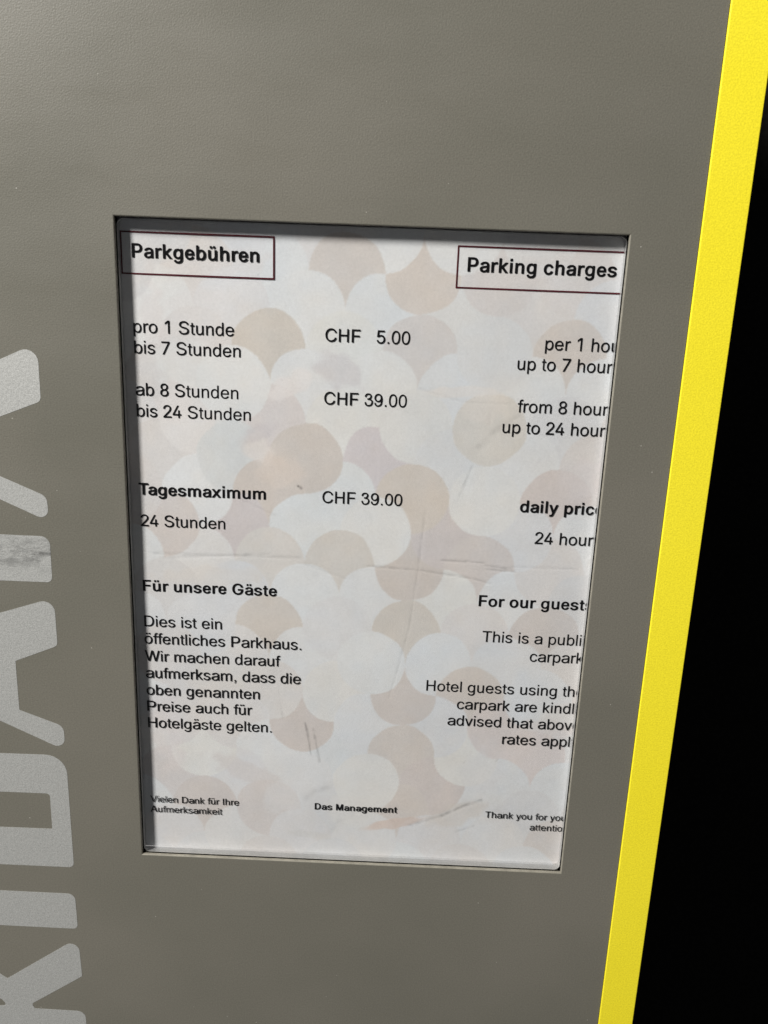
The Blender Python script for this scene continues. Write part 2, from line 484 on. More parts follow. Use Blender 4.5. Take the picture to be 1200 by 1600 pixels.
CREASES = [  # polyline in mm, half width mm, darkness, groove depth mm
    ([(27.0, 29.3), (25.4, 6.2), (22.6, -23.8), (18.3, -44.2), (14.8, -58.7)], .45, .10, .10),
    ([(45.7, 50.2), (43.6, 44), (41.1, 36.9)], .45, .17, .05),
    ([(3.1, 3.8), (27.0, 2.7), (49.6, -0.1), (56.7, -1.9)], .5, .15, .16),
    ([(35.1, 7.8), (53.8, 7.4)], .45, .22, .16), ([(53.9, 6.3), (66.0, 5.0)], .5, .22, .16), ([(54.8, 4.6), (67.5, 3.9)], .45, .22, .16),
    ([(65.9, 6.2), (94.6, 6.3)], .55, .09, .10), ([(-90.9, 5.5), (-57.2, 5.8), (-26.3, 6.3)], .6, .09, .12), ([(-86.7, 3.7), (-40.3, 7.4)], .5, .09, .10),
    ([(-26.3, 4.0), (-6.5, -2.6)], .6, .06, .10), ([(-23.4, -73.4), (-20.4, -89.9)], .4, .40, .03), ([(-22.3, -76.4), (-20.9, -84.9)], .35, .34, .03), ([(-19.5, -76.5), (-16.5, -93.0)], .5, .28, .03),
    ([(60.4, -109.9), (52, -113.6), (42.2, -119.2)], .75, .32, .12), ([(42.2, -119.2), (27.2, -125.2)], .9, .14, .08),
    ([(21.8, 81.4), (39.7, 76.8), (60.4, 76.6)], .4, .05, .07), ([(-22.5, -113.1), (-18.4, -108.7), (-12.3, -106.7)], 1.2, .12, .03),
    ([(-10.9, -130.7), (-6.5, -125.2), (-0.4, -121.0)], 1.4, .07, .03), ([(-53.6, 32.1), (-37.6, 24.9)], .4, .09, .10),
    ([(47.9, 58.4), (54.6, 65.7), (64.0, 72.0)], 1.2, .11, .05), ([(-35.9, -56.2), (-33.7, -71.3)], .4, .11, .07),
    ([(49.4, -127.6), (57.7, -124.0)], .45, .16, .04), ([(52.1, 74.2), (51.5, 67.5)], .5, .05, .06),
    ([(-26.9, 37.8), (-26.5, 37.4)], .45, .75, 0), ([(-27.9, 38.4), (-27.7, 38.2)], .35, .7, 0), ([(66.0, -88.8), (67.0, -87.6)], .4, .4, 0), ([(51.0, -90.4), (51.3, -90.0)], .35, .25, 0),
    ([(-45, 124), (-44.7, 124.3)], .3, .3, 0), ([(70.2, -116.2), (62, -112)], 2.2, .05, 0),
]
SMEARS = [   # centre, half axes, angle, colour, strength
    (20, -124.6, 15.5, 2.6, .23, (.72, .56, .47), .75), (50, 74.5, 9, 7, .2, (.80, .73, .655), .55), (40, 81, 16, 2.5, 0.05, (.82, .76, .70), .6),
    (-45, 54, 6, 8, .5, (.80, .735, .69), .8), (-36, 44, 10, 8, .2, (.735, .63, .55), .55), (-12, 88, 12, 7, -.5, (.66, .63, .635), .75),
    (-33, 80, 8, 5, .3, (.82, .775, .755), .8), (-27, 84, 5, 4, 0, (.83, .80, .785), .8), (-46, 60, 9, 3.5, .5, (.64, .585, .585), .6), (-58, 58, 8, 16, -.2, (.715, .735, .735), .7),
    (-70, 112, 14, 7, .2, (.76, .72, .70), .5), (-88, 106, 6, 12, .0, (.77, .71, .69), .5), (66, 130, 30, 5, .15, (.755, .70, .67), .5), (-66, 127, 26, 6, .1, (.765, .71, .68), .5),
    (-66, -4, 24, 5, .05, (.715, .665, .615), .45), (-62, -52, 14, 9, .3, (.725, .69, .64), .45), (-88, -78, 8, 22, .1, (.765, .71, .70), .6), (-50, -100, 20, 6, -.4, (.69, .635, .61), .6),
    (-28, -112, 16, 10, .3, (.76, .755, .755), .5), (0, -116, 13, 12, .0, (.79, .78, .755), .55), (60, -96, 10, 12, .2, (.75, .735, .73), .5), (50, -118, 14, 6, .35, (.685, .63, .575), .6),
    (-75, 88, 14, 10, .2, (.785, .785, .765), .6), (84, -72, 16, 6, .1, (.725, .655, .63), .65), (92, 45, 10, 9, .6, (.72, .655, .64), .5),
    (-20, -133, 12, 2, -.1, (.68, .66, .63), .5), (-80, 72, 7, 10, .1, (.78, .725, .70), .4),
]

def sheet():
    nx, nz = 500, 720
    xs = np.linspace(SX0, SX1, nx); zs = np.linspace(SZ0, SZ1, nz)
    X, Z = np.meshgrid(xs, zs)                 # (nz, nx)
    rng = np.random.default_rng(11)

    def smooth_noise(step, seed):
        r = np.random.default_rng(seed)
        gx, gz = int(210 / step) + 4, int(300 / step) + 4
        g = r.random((gz, gx))
        u = (X - SX0) / step + 1; v = (Z - SZ0) / step + 1
        i = u.astype(int); j = v.astype(int)
        fu, fv = u - i, v - j
        fu = fu * fu * (3 - 2 * fu); fv = fv * fv * (3 - 2 * fv)
        return (g[j, i] * (1 - fu) + g[j, i + 1] * fu) * (1 - fv) + (g[j + 1, i] * (1 - fu) + g[j + 1, i + 1] * fu) * fv - .5

    # scallop tiling: diamonds whose four edges bulge one way or the other
    r = 15.33
    edge = {}
    def eb(k, j, s):            # edge below tile (k, j) towards (k+s, j+1): +1 = lower tile bulges up
        key = (k, j, s)
        if key not in edge:
            edge[key] = 1 if rng.random() < .76 else -1
        return edge[key]
    for (k, j) in PELTA:
        for s in (-1, 1):
            edge[(k, j, s)] = 1; edge[(k - s, j - 1, s)] = 1
    for (k, j) in INVERT:
        for s in (-1, 1):
            edge[(k, j, s)] = -1; edge[(k - s, j - 1, s)] = -1
    for (k, j) in ROUND:
        for s in (-1, 1):
            edge[(k, j, s)] = -1; edge[(k - s, j - 1, s)] = 1
    edge.update(SINGLE)
    pal = [(.775, .78, .78), (.765, .755, .745), (.785, .78, .765), (.75, .76, .77), (.745, .73, .725), (.735, .705, .685), (.755, .765, .765), (.715, .685, .665), (.70, .69, .685), (.725, .725, .73), (.715, .675, .65)]
    tint = {}
    def colour(k, j):
        if (k, j) in TAN:
            return TAN[(k, j)]
        if (k, j) not in tint:
            tint[(k, j)] = pal[int(rng.integers(len(pal)))]
        return tint[(k, j)]

    def tiles(dx, dz):
        px = (X + dx + 40.2) / r; pz = (96.0 - (Z + dz)) / r       # lattice units, pz downwards
        a = (px + pz) / 2; b = (px - pz) / 2
        ka = np.rint(a).astype(int); kb = np.rint(b).astype(int)
        K = ka + kb; J = ka - kb                              # home diamond
        lx = px - K; lz = pz - J
        out = np.zeros(X.shape + (3,))
        K2, J2 = K.copy(), J.copy()
        for s in (-1, 1):
            for vdir in (-1, 1):      # -1 up neighbour, +1 down neighbour
                # the arc bulging INTO this tile from neighbour (K+s, J+vdir): radius 1 about the neighbour side corner
                inside = ((lx - s) ** 2 + (lz - vdir) ** 2 < 1.0)
                for key in set(zip(K[inside].ravel().tolist(), J[inside].ravel().tolist())):
                    k, j = key
                    if vdir == 1:
                        bul = eb(k, j, s) == 1
                    else:
                        bul = eb(k + s, j - 1, -s) == -1
                    if bul:
                        m = inside & (K == k) & (J == j)
                        K2[m] = k + s; J2[m] = j + vdir
        for k in range(K2.min(), K2.max() + 1):
            for j in range(J2.min(), J2.max() + 1):
                m = (K2 == k) & (J2 == j)
                if m.any():
                    out[m] = colour(k, j)
        return out
    wob = smooth_noise(9, 5) * 1.4
    C = tiles(wob, smooth_noise(9, 6) * 1.4)
    # soft print edges
    for _ in range(1):
        C[1:-1, 1:-1] = (C[1:-1, 1:-1] * 2 + C[:-2, 1:-1] + C[2:, 1:-1] + C[1:-1, :-2] + C[1:-1, 2:]) / 6
    for cx, cz, ax, az, an, col, st in SMEARS:
        u = (X - cx) * math.cos(an) + (Z - cz) * math.sin(an)
        v = -(X - cx) * math.sin(an) + (Z - cz) * math.cos(an)
        d = np.sqrt((u / ax) ** 2 + (v / az) ** 2) + smooth_noise(4, int(abs(cx * 7 + cz)) + 3) * .55
        w = np.clip((1.15 - d) / .45, 0, 1); w = w * w * (3 - 2 * w) * st
        C = C * (1 - w[..., None]) + np.array(col) * w[..., None]
    C = C + (C.mean((0, 1)) * 1.02 - C) * .16        # washed-out print
    # watercolour mottling
    mot = smooth_noise(22, 21) * .05 + smooth_noise(8, 22) * .045 + smooth_noise(2.6, 23) * .03
    C *= (1 + mot)[..., None]
    warm = smooth_noise(16, 31) * .03 + smooth_noise(5, 32) * .02
    C *= np.stack([1 + warm, np.ones_like(warm), 1 - warm * 1.2], -1)

    # creases and scratches
    Yd = np.zeros_like(X)
    for pl, hw, dark, dep in CREASES:
        d = np.full(X.shape, 1e9)
        for (x0, z0), (x1, z1) in zip(pl, pl[1:]):
            L2 = (x1 - x0) ** 2 + (z1 - z0) ** 2
            t = np.clip(((X - x0) * (x1 - x0) + (Z - z0) * (z1 - z0)) / L2, 0, 1)
            d = np.minimum(d, np.hypot(X - x0 - t * (x1 - x0), Z - z0 - t * (z1 - z0)))
        d = np.abs(d + smooth_noise(3, 41) * .5)
        brk = np.clip(.75 + smooth_noise(2.2, int(pl[0][0] * 3) % 97 + 50) * 1.3, .1, 1)
        C *= (1 - dark * np.exp(-(d / hw) ** 2) * brk)[..., None]
        Yd += .62 * dep * np.exp(-(d / (hw * 1.25)) ** 2) * (.5 + .5 * brk)
    # paper lies loose: very gentle waves, never in front of the ink
    Yd += .22 * (smooth_noise(45, 61) + .5) + .10 * (smooth_noise(17, 62) + .5)
    lum = C.mean(-1, keepdims=True)
    C = np.clip(lum + (C - lum) * .95, .02, .9) * np.array([.97, .985, 1.0])

    me = bpy.data.meshes.new('sheet')
    nv = nx * nz
    co = np.empty((nv, 3), np.float32)
    co[:, 0] = X.ravel() / 1000; co[:, 1] = (SY + Yd.ravel()) / 1000; co[:, 2] = Z.ravel() / 1000 + CZ
    idx = np.arange(nv).reshape(nz, nx)
    q = np.stack([idx[:-1, :-1], idx[:-1, 1:], idx[1:, 1:], idx[1:, :-1]], -1).reshape(-1, 4)
    nf = len(q)
    me.vertices.add(nv); me.vertices.foreach_set('co', co.ravel())
    me.loops.add(nf * 4); me.loops.foreach_set('vertex_index', q.ravel().astype(np.int32))
    me.polygons.add(nf)
    me.polygons.foreach_set('loop_start', np.arange(0, nf * 4, 4, dtype=np.int32))
    me.polygons.foreach_set('loop_total', np.full(nf, 4, np.int32))
    me.polygons.foreach_set('use_smooth', np.ones(nf, bool))
    me.update(calc_edges=True)
    at = me.color_attributes.new('print', 'FLOAT_COLOR', 'POINT')
    rgba = np.ones((nv, 4), np.float32); rgba[:, :3] = C.reshape(-1, 3)
    at.data.foreach_set('color', rgba.ravel())
    return link('sheet', me, M_PAPER, notice)
sheet()

# ---- lettering: outlines of the built-in font, set to the widths of the printed grotesque
REG_ADV = dict(zip("abcdefghijklmnopqrstuvwxyz", [556, 556, 500, 556, 556, 278, 556, 556, 222, 222, 500, 222, 833, 556, 556, 556, 556, 333, 500, 278, 556, 500, 722, 500, 500, 500]))
REG_ADV.update({c: 556 for c in '0123456789'})
REG_ADV.update({' ': 278, '.': 278, ',': 278, 'A': 667, 'C': 722, 'D': 722, 'F': 611, 'G': 778, 'H': 722, 'I': 278, 'P': 667, 'S': 667, 'T': 611, 'V': 667, 'W': 944, 'ü': 556, 'ä': 556, 'ö': 556})
BOLD_ADV = dict(zip("abcdefghijklmnopqrstuvwxyz", [556, 611, 556, 611, 556, 333, 611, 611, 278, 278, 556, 278, 889, 611, 611, 611, 611, 389, 556, 333, 611, 556, 778, 556, 556, 500]))
BOLD_ADV.update({' ': 278, 'D': 722, 'F': 611, 'G': 778, 'M': 833, 'P': 667, 'T': 611, 'ü': 611, 'ä': 556})
REG_INK = dict(a=(36, 520), b=(66, 521), c=(39, 491), d=(34, 489), e=(37, 515), f=(9, 312), g=(32, 489), h=(66, 487), i=(62, 158), k=(66, 500), l=(64, 153), m=(66, 768), n=(66, 487), o=(33, 520), p=(66, 521), r=(65, 346), s=(31, 461), t=(17, 271), u=(64, 484), v=(6, 493), w=(3, 718), x=(7, 493), y=(12, 493), z=(20, 480))
REG_INK.update({'A': (2, 668), 'C': (50, 682), 'D': (77, 672), 'F': (82, 567), 'G': (53, 712), 'H': (80, 641), 'I': (93, 188), 'P': (77, 622), 'S': (45, 615), 'T': (24, 590), 'V': (4, 662), 'W': (12, 933),
                '1': (109, 373), '2': (30, 503), '3': (42, 514), '4': (12, 509), '5': (41, 515), '7': (47, 511), '8': (41, 514), '9': (42, 513), '0': (41, 516), '.': (91, 191), ',': (83, 193), 'ü': (64, 484), 'ä': (36, 520), 'ö': (33, 520)})
BOLD_INK = dict(a=(35, 528), b=(66, 571), c=(40, 526), d=(40, 546), e=(33, 523), f=(12, 342), g=(41, 546), h=(70, 544), i=(69, 212), k=(67, 551), l=(72, 209), m=(61, 823), n=(66, 541), o=(40, 573), p=(67, 572), r=(65, 400), s=(23, 519), t=(21, 316), u=(66, 541), x=(3, 548), y=(6, 546))
BOLD_INK.update({'D': (73, 672), 'F': (74, 571), 'G': (48, 718), 'M': (71, 763), 'P': (73, 626), 'T': (22, 590), 'ü': (66, 541), 'ä': (35, 528)})
# letter outlines in thousandths of the type size
OUTLINES_REG = {
    ',': '89,0 89,100 189,100 189,0 180,-62 150,-110 105,-140 81,-103 115,-78 132,-45 138,0',
    '.': '91,0 191,0 191,100 91,100',
    '0': '273,-10 302,-9 329,-5 349,0 373,10 390,20 414,40 446,74 471,115 484,145 494,176 509,246 516,330 514,423 506,487 498,524 486,564 463,615 449,637 432,657 408,680 386,697 362,710 337,719 312,724 290,726 268,726 234,722 193,709 171,697 148,679 134,666 111,639 84,595 71,564 62,535 47,461 41,385 43,292 53,217 68,159 80,128 94,100 111,74 126,56 151,33 172,17 198,4 220,-3 246,-8|268,78 235,86 221,93 207,104 186,126 166,160 149,209 138,263 133,315 132,378 136,436 144,486 154,525 174,571 195,600 219,622 251,636 283,640 314,634 330,627 344,617 368,593 380,577 391,556 408,507 418,458 424,400 425,337 421,279 412,225 396,171 379,137 365,119 351,104 331,90 303,80',
    '1': '279,0 368,0 373,4 373,710 369,716 260,716 115,604 109,598 109,503 112,498 118,498 276,618 276,6',
    '2': '33,0 497,0 503,3 503,82 499,87 169,88 340,263 412,344 442,382 457,403 471,429 481,453 490,491 492,526 487,567 477,599 464,624 444,651 413,679 380,701 336,717 292,725 236,725 189,716 165,708 144,698 108,673 74,638 51,602 41,574 35,546 33,509 37,504 128,504 131,508 134,539 140,561 151,583 167,604 188,620 210,631 237,638 258,640 280,639 306,634 335,622 358,607 376,587 386,566 392,541 393,509 388,481 381,460 364,430 338,396 301,353 31,71 30,5',
    '3': '249,-13 281,-13 302,-11 350,-1 376,8 399,19 417,30 440,48 461,70 474,85 488,107 497,126 507,155 513,180 517,212 517,239 513,269 505,297 494,319 480,337 463,355 437,377 407,396 377,410 397,430 415,453 432,488 443,525 447,551 446,585 441,606 430,630 415,651 393,674 372,690 356,698 327,708 296,715 263,719 229,719 192,714 156,704 122,687 95,666 71,638 60,617 40,550 41,535 49,521 59,511 67,507 80,504 91,504 113,511 123,521 129,529 146,588 154,600 175,620 191,628 212,634 233,637 259,637 291,632 322,621 338,607 353,582 355,572 355,555 347,520 339,501 330,486 312,469 284,453 268,448 217,441 201,435 191,425 185,417 182,406 182,393 185,382 191,374 201,364 209,360 234,356 283,354 319,344 361,325 381,311 401,295 411,283 418,270 423,252 425,236 424,204 420,183 413,160 403,139 389,121 374,106 353,90 331,80 305,73 277,69 254,69 221,74 200,80 181,90 167,104 152,124 146,138 129,206 123,214 113,224 102,229 90,231 75,230 60,224 49,215 44,208 40,195 40,186 53,132 63,101 86,64 111,36 139,16 168,3 216,-9',
    '4': '330,0 413,0 418,3 418,146 504,146 509,150 509,230 507,234 418,236 417,447 413,450 333,450 327,447 327,235 115,236 376,709 375,713 371,716 286,716 281,712 276,705 12,226 12,151 17,146 326,146 327,5',
    '5': '264,-10 297,-9 321,-6 347,0 376,10 399,21 417,34 443,56 458,72 471,87 488,114 499,137 507,162 513,192 515,215 513,269 507,300 499,326 485,356 473,375 452,400 432,420 414,435 386,451 354,463 323,470 288,473 260,472 230,467 204,459 176,446 158,434 163,490 179,626 183,629 476,629 480,635 480,711 476,716 97,716 91,712 51,362 52,355 55,352 65,350 144,342 162,356 180,366 223,380 256,385 279,385 304,381 339,368 356,356 371,344 394,314 404,293 411,269 415,241 413,201 404,167 393,144 377,123 354,102 328,88 304,81 285,78 249,79 217,87 195,98 173,115 155,138 146,157 140,185 137,189 46,189 41,186 44,155 57,114 80,77 106,49 142,22 181,4 221,-6',
    '7': '98,0 196,0 201,3 511,627 511,711 508,716 53,716 47,713 47,634 51,629 406,628 96,8 95,4',
    '8': '269,-10 317,-8 363,1 392,11 409,20 441,42 468,68 491,100 500,118 507,139 514,179 513,216 507,246 499,270 480,305 466,322 440,347 421,360 388,374 421,391 444,412 464,439 477,465 487,503 489,543 485,574 475,606 463,629 443,655 419,678 395,696 372,708 343,718 314,724 291,726 263,726 223,721 194,713 162,698 134,678 110,655 90,630 79,608 69,576 65,548 66,507 76,467 89,440 108,414 132,392 148,382 166,374 141,365 119,352 102,338 79,311 64,289 52,263 44,232 41,206 43,159 54,118 75,81 105,48 143,21 181,4 223,-6|269,76 233,81 209,88 191,97 173,110 155,130 144,152 137,181 136,203 139,226 145,246 160,273 176,290 198,307 219,317 251,325 283,327 313,323 340,315 365,301 382,286 397,268 409,245 417,212 417,184 413,162 401,134 390,119 369,101 352,91 325,82 298,77|274,411 248,414 222,422 201,434 187,448 174,467 164,492 160,517 160,536 163,556 169,575 183,600 194,611 209,622 240,635 261,639 282,640 305,637 333,628 356,615 367,605 378,590 389,564 393,543 394,522 391,498 384,475 376,460 358,440 343,428 327,420 306,414',
    '9': '238,-14 274,-14 293,-11 331,0 362,12 383,22 407,38 432,60 444,76 471,120 482,146 493,181 500,211 508,261 518,361 517,417 503,512 487,567 462,613 442,638 420,662 387,687 364,698 324,710 299,716 274,719 231,717 190,707 152,689 119,665 99,644 84,625 60,585 49,556 43,532 38,494 38,466 43,428 53,392 72,352 94,322 120,295 147,274 175,259 215,246 249,241 274,241 309,246 334,253 367,268 398,290 421,310 415,258 406,209 394,170 378,136 360,112 342,96 313,82 278,70 266,68 228,70 195,79 180,90 169,101 155,119 149,133 135,186 129,194 118,204 98,211 81,210 65,204 50,188 46,175 46,165 64,101 76,77 97,50 121,27 151,7 193,-7|253,323 234,326 205,338 185,353 163,377 147,402 137,429 131,458 130,491 133,515 141,544 154,571 170,592 185,607 205,622 234,634 255,637 307,628 334,611 358,587 374,563 387,531 393,503 394,469 390,440 381,411 370,389 353,366 330,346 307,332 279,324',
    'A': '5,0 110,0 114,3 183,191 186,197 189,198 483,198 557,2 561,0 662,0 668,3 397,708 392,716 277,716 272,713 4,12 2,4|220,285 221,294 268,416 334,616 399,420 450,286',
    'C': '374,-10 430,-7 459,-2 489,6 514,15 545,30 584,58 616,88 635,111 649,133 669,175 682,225 681,228 677,231 580,231 576,226 569,200 558,176 542,153 523,133 496,112 475,101 427,86 397,82 367,82 332,87 301,96 267,112 244,129 221,151 190,194 178,218 168,245 160,276 155,306 152,369 155,409 160,439 166,464 178,498 189,521 206,548 235,579 274,607 294,617 319,626 356,633 397,634 443,626 475,615 496,604 523,583 538,569 559,538 569,516 576,489 580,484 677,484 682,487 676,516 668,542 649,583 624,618 585,657 543,687 500,706 470,715 438,722 396,726 367,726 323,722 290,715 258,705 209,681 182,661 153,636 129,608 107,578 79,523 60,461 53,418 50,380 50,335 53,297 57,270 67,227 78,194 97,155 108,135 132,103 157,75 180,56 209,35 239,19 272,6 307,-3 341,-8',
    'D': '80,0 338,0 392,5 439,15 489,33 538,61 562,81 586,104 612,137 627,162 645,200 657,237 665,272 672,337 672,381 668,426 662,460 652,498 640,529 622,565 608,587 589,610 562,637 542,654 512,673 474,691 424,706 384,713 345,716 83,716 78,713 77,6|184,87 183,629 321,629 354,627 406,617 430,609 457,596 494,569 512,549 528,528 548,486 555,464 563,429 567,399 569,363 566,308 554,249 544,221 532,196 512,168 488,144 456,121 429,108 406,100 370,92 335,88',
    'F': '85,0 188,0 193,3 193,307 526,307 532,311 532,390 528,395 193,395 193,629 563,629 567,635 567,711 564,716 88,716 82,713 82,6',
    'H': '83,0 177,0 182,4 182,320 182,323 185,323 539,323 539,4 545,0 636,0 640,3 641,710 638,715 544,716 539,713 539,413 539,410 536,410 182,410 182,713 176,716 85,716 81,713 80,6',
    'I': '93,0 188,0 188,716 93,716',
    'P': '80,0 183,0 188,3 188,259 378,259 420,263 454,270 490,282 510,292 535,308 550,321 572,342 587,361 608,404 618,441 622,475 622,502 618,534 608,571 590,609 570,635 553,651 534,667 512,680 472,699 439,708 400,714 372,716 83,716 77,713 77,6|189,345 188,629 354,629 396,625 419,620 448,608 467,594 482,579 498,555 506,532 511,495 510,468 505,441 498,421 481,395 466,380 445,365 427,357 402,350 378,346',
    'S': '299,-12 361,-12 424,-4 470,9 520,33 551,56 567,73 584,94 604,131 610,151 614,173 614,223 608,252 601,271 593,285 575,306 542,336 505,358 469,375 412,392 300,420 239,441 215,455 195,472 188,478 179,493 173,521 175,545 185,571 199,590 220,609 242,621 281,633 315,638 350,638 380,634 415,624 447,608 461,597 480,577 489,560 495,532 499,526 599,526 603,529 604,541 601,560 588,599 566,632 542,657 515,679 474,701 436,714 383,724 319,726 263,720 222,710 191,698 169,687 135,663 100,628 85,604 77,586 71,566 67,544 67,500 71,479 79,455 100,423 111,411 135,390 162,373 188,360 228,344 265,333 387,302 439,285 462,273 485,255 495,245 504,229 509,208 509,186 507,175 496,148 482,130 462,112 427,93 394,83 355,77 322,76 274,82 240,92 211,106 191,121 172,144 164,161 157,195 154,199 50,199 46,196 46,180 50,159 62,123 84,87 98,69 118,51 148,29 194,8 237,-4',
    'T': '259,0 355,0 360,4 360,628 587,629 590,635 590,711 587,716 30,716 24,713 24,634 27,629 256,628 256,6',
    'V': '279,0 390,0 395,3 660,704 662,712 659,716 557,716 551,712 384,249 335,99 281,264 115,712 108,716 9,716 4,713 272,11',
    'W': '208,0 317,0 322,3 444,452 472,573 494,478 621,5 627,0 737,1 744,22 927,688 933,710 932,714 928,716 833,716 827,712 696,197 680,123 642,286 531,711 525,716 418,715 414,710 291,240 264,121 236,251 116,713 111,716 14,715 12,710 203,10',
    'a': '236,-13 267,-12 297,-8 318,-3 350,9 370,20 382,30 404,50 415,65 416,5 419,0 515,0 520,4 520,356 515,394 501,430 481,460 464,476 449,488 419,504 398,512 339,524 277,526 224,520 186,511 142,493 105,467 88,452 74,434 53,399 54,395 60,391 152,369 170,394 182,408 201,422 216,430 240,439 258,443 282,446 310,446 334,443 368,432 389,418 398,408 406,394 413,369 414,343 409,332 400,324 382,318 366,315 248,303 202,296 165,288 136,279 105,265 77,245 60,227 47,207 41,190 37,171 37,127 47,90 53,78 73,52 98,28 115,17 143,4 187,-8|244,69 213,74 190,81 171,91 154,107 145,128 143,148 147,170 159,189 172,200 187,208 218,218 261,226 330,233 414,250 414,182 412,170 399,137 381,114 351,91 318,77 284,70',
    'b': '281,-11 323,-11 340,-9 366,-3 386,4 414,19 434,35 457,58 477,83 496,118 506,146 514,179 519,212 521,241 520,294 515,333 508,363 490,411 471,442 451,466 427,487 411,499 387,511 351,522 326,526 291,527 262,524 236,517 218,508 190,486 177,472 158,447 158,716 153,720 70,720 66,714 66,4 71,0 153,1 156,5 157,74 181,41 205,18 225,5 243,-3|291,71 257,76 230,87 211,101 188,128 174,155 164,188 158,227 157,278 160,308 167,342 180,375 197,401 214,418 238,434 268,443 298,445 326,441 341,436 358,427 379,410 398,385 413,353 424,309 427,282 427,236 422,198 412,162 399,134 383,113 362,94 346,83 323,75',
    'c': '256,-11 298,-11 335,-6 368,4 405,23 433,45 461,78 479,107 491,140 487,146 404,166 400,162 392,139 380,118 370,106 356,94 334,82 313,75 294,71 269,70 247,73 226,79 202,92 175,119 161,138 153,154 141,192 135,228 134,273 138,308 149,350 162,378 180,402 205,425 217,432 238,440 270,445 301,443 329,436 349,426 368,410 386,387 398,357 403,353 486,373 490,376 482,402 468,429 448,454 425,477 404,493 377,507 349,517 307,525 248,525 206,517 187,511 158,497 122,469 89,433 75,411 62,385 48,342 40,291 39,238 46,181 52,157 62,130 74,106 88,84 103,66 129,40 163,15 187,4 209,-3 231,-8',
    'd': '230,-11 272,-11 288,-9 312,-3 330,6 351,20 375,41 399,75 400,5 403,1 484,0 489,3 489,714 486,720 402,720 397,716 397,447 372,478 360,490 338,507 323,515 305,521 278,526 244,527 214,524 189,518 158,506 133,491 113,473 93,451 79,433 60,398 51,375 43,346 37,313 34,278 34,240 41,180 47,154 61,116 73,92 93,64 108,46 128,29 151,13 172,3 205,-7|263,71 232,75 209,83 185,100 167,118 150,147 135,190 129,222 127,268 130,304 139,345 154,379 168,399 187,418 201,429 215,436 240,443 270,445 303,439 326,429 346,414 370,385 383,358 394,316 398,281 398,237 394,203 385,168 370,134 354,112 336,94 311,80 285,73',
    'e': '266,-11 311,-11 351,-6 391,5 419,19 452,43 476,68 493,93 504,116 507,128 503,131 475,138 426,149 417,149 412,145 403,126 391,110 374,95 355,83 323,73 299,70 268,71 242,76 221,83 201,94 187,105 166,128 154,147 144,173 138,200 135,228 509,228 512,229 515,233 514,300 507,348 490,400 469,435 450,458 434,473 417,487 392,502 352,517 325,523 296,526 249,525 203,516 181,508 154,494 118,467 87,432 74,412 60,384 50,356 44,331 37,274 39,213 48,166 56,141 67,118 80,94 97,72 133,37 153,22 178,9 223,-5|137,306 136,312 139,329 148,358 160,381 177,403 194,418 219,433 239,440 273,445 299,444 328,438 352,427 368,415 391,388 403,365 411,340 417,308 414,306',
    'f': '104,0 183,0 188,4 188,440 289,441 293,444 294,447 294,514 291,518 188,519 189,590 191,602 198,620 206,629 220,638 239,642 258,642 283,635 289,635 292,638 312,711 309,716 292,722 255,728 215,727 181,718 153,701 134,683 122,669 108,639 101,599 101,519 14,519 9,515 9,446 12,442 101,440 101,6',
    'g': '256,-211 294,-210 335,-204 370,-194 400,-180 428,-159 449,-137 466,-114 480,-81 487,-48 489,-24 489,513 485,519 402,518 399,514 398,446 377,473 359,491 334,509 309,520 281,525 237,526 211,523 179,515 157,506 137,495 119,480 98,459 80,437 66,414 55,391 45,363 36,322 32,280 33,228 41,176 55,133 72,101 97,70 119,50 148,31 165,22 189,14 230,7 284,8 318,16 349,33 362,44 379,61 397,85 397,-8 395,-32 391,-50 383,-70 372,-86 362,-96 340,-111 311,-122 279,-127 240,-126 212,-120 187,-109 168,-95 151,-77 134,-55 128,-50 117,-52 60,-86 55,-91 55,-96 60,-106 81,-135 108,-162 133,-180 162,-194 184,-201 218,-208|249,88 223,93 193,106 178,117 156,143 140,176 131,207 126,243 126,285 130,316 138,346 153,380 173,407 188,422 213,436 239,443 269,445 299,440 328,428 346,415 355,405 369,387 382,361 393,322 398,280 398,248 393,205 385,174 371,144 356,125 340,110 314,96 286,89',
    'h': '69,0 155,0 160,3 160,319 165,355 177,387 192,406 203,416 235,435 262,442 282,444 298,443 319,439 339,431 353,421 366,408 374,398 382,383 388,364 393,330 393,3 398,0 481,0 487,4 487,346 481,394 467,436 456,455 441,473 422,491 406,503 388,512 363,520 317,527 297,527 270,524 230,512 204,498 190,486 160,453 160,715 156,720 71,720 66,716 66,6',
    'i': '66,0 154,0 154,519 66,519|66,616 154,616 154,716 66,716',
    'k': '69,0 154,0 159,3 159,192 205,236 387,1 495,0 500,4 275,295 483,512 484,516 479,519 374,519 159,296 159,714 155,720 71,720 66,716 66,6',
    'l': '64,0 153,0 153,716 64,716',
    'm': '69,0 157,0 162,3 162,340 165,360 174,387 196,416 208,426 227,436 246,442 267,445 303,441 316,437 337,425 345,417 357,402 367,374 369,352 369,6 372,1 459,0 464,3 464,343 467,365 473,385 480,399 493,415 501,422 511,430 528,438 548,443 567,445 590,444 608,440 625,434 645,422 659,405 665,393 670,375 672,360 672,3 677,0 765,1 768,6 768,363 765,391 760,414 753,434 736,464 706,494 685,509 667,517 644,524 621,528 574,528 531,519 490,499 460,473 435,439 427,456 412,477 395,495 380,508 364,517 335,526 290,529 253,523 219,509 189,487 174,471 159,451 159,514 156,518 69,518 66,513 66,6',
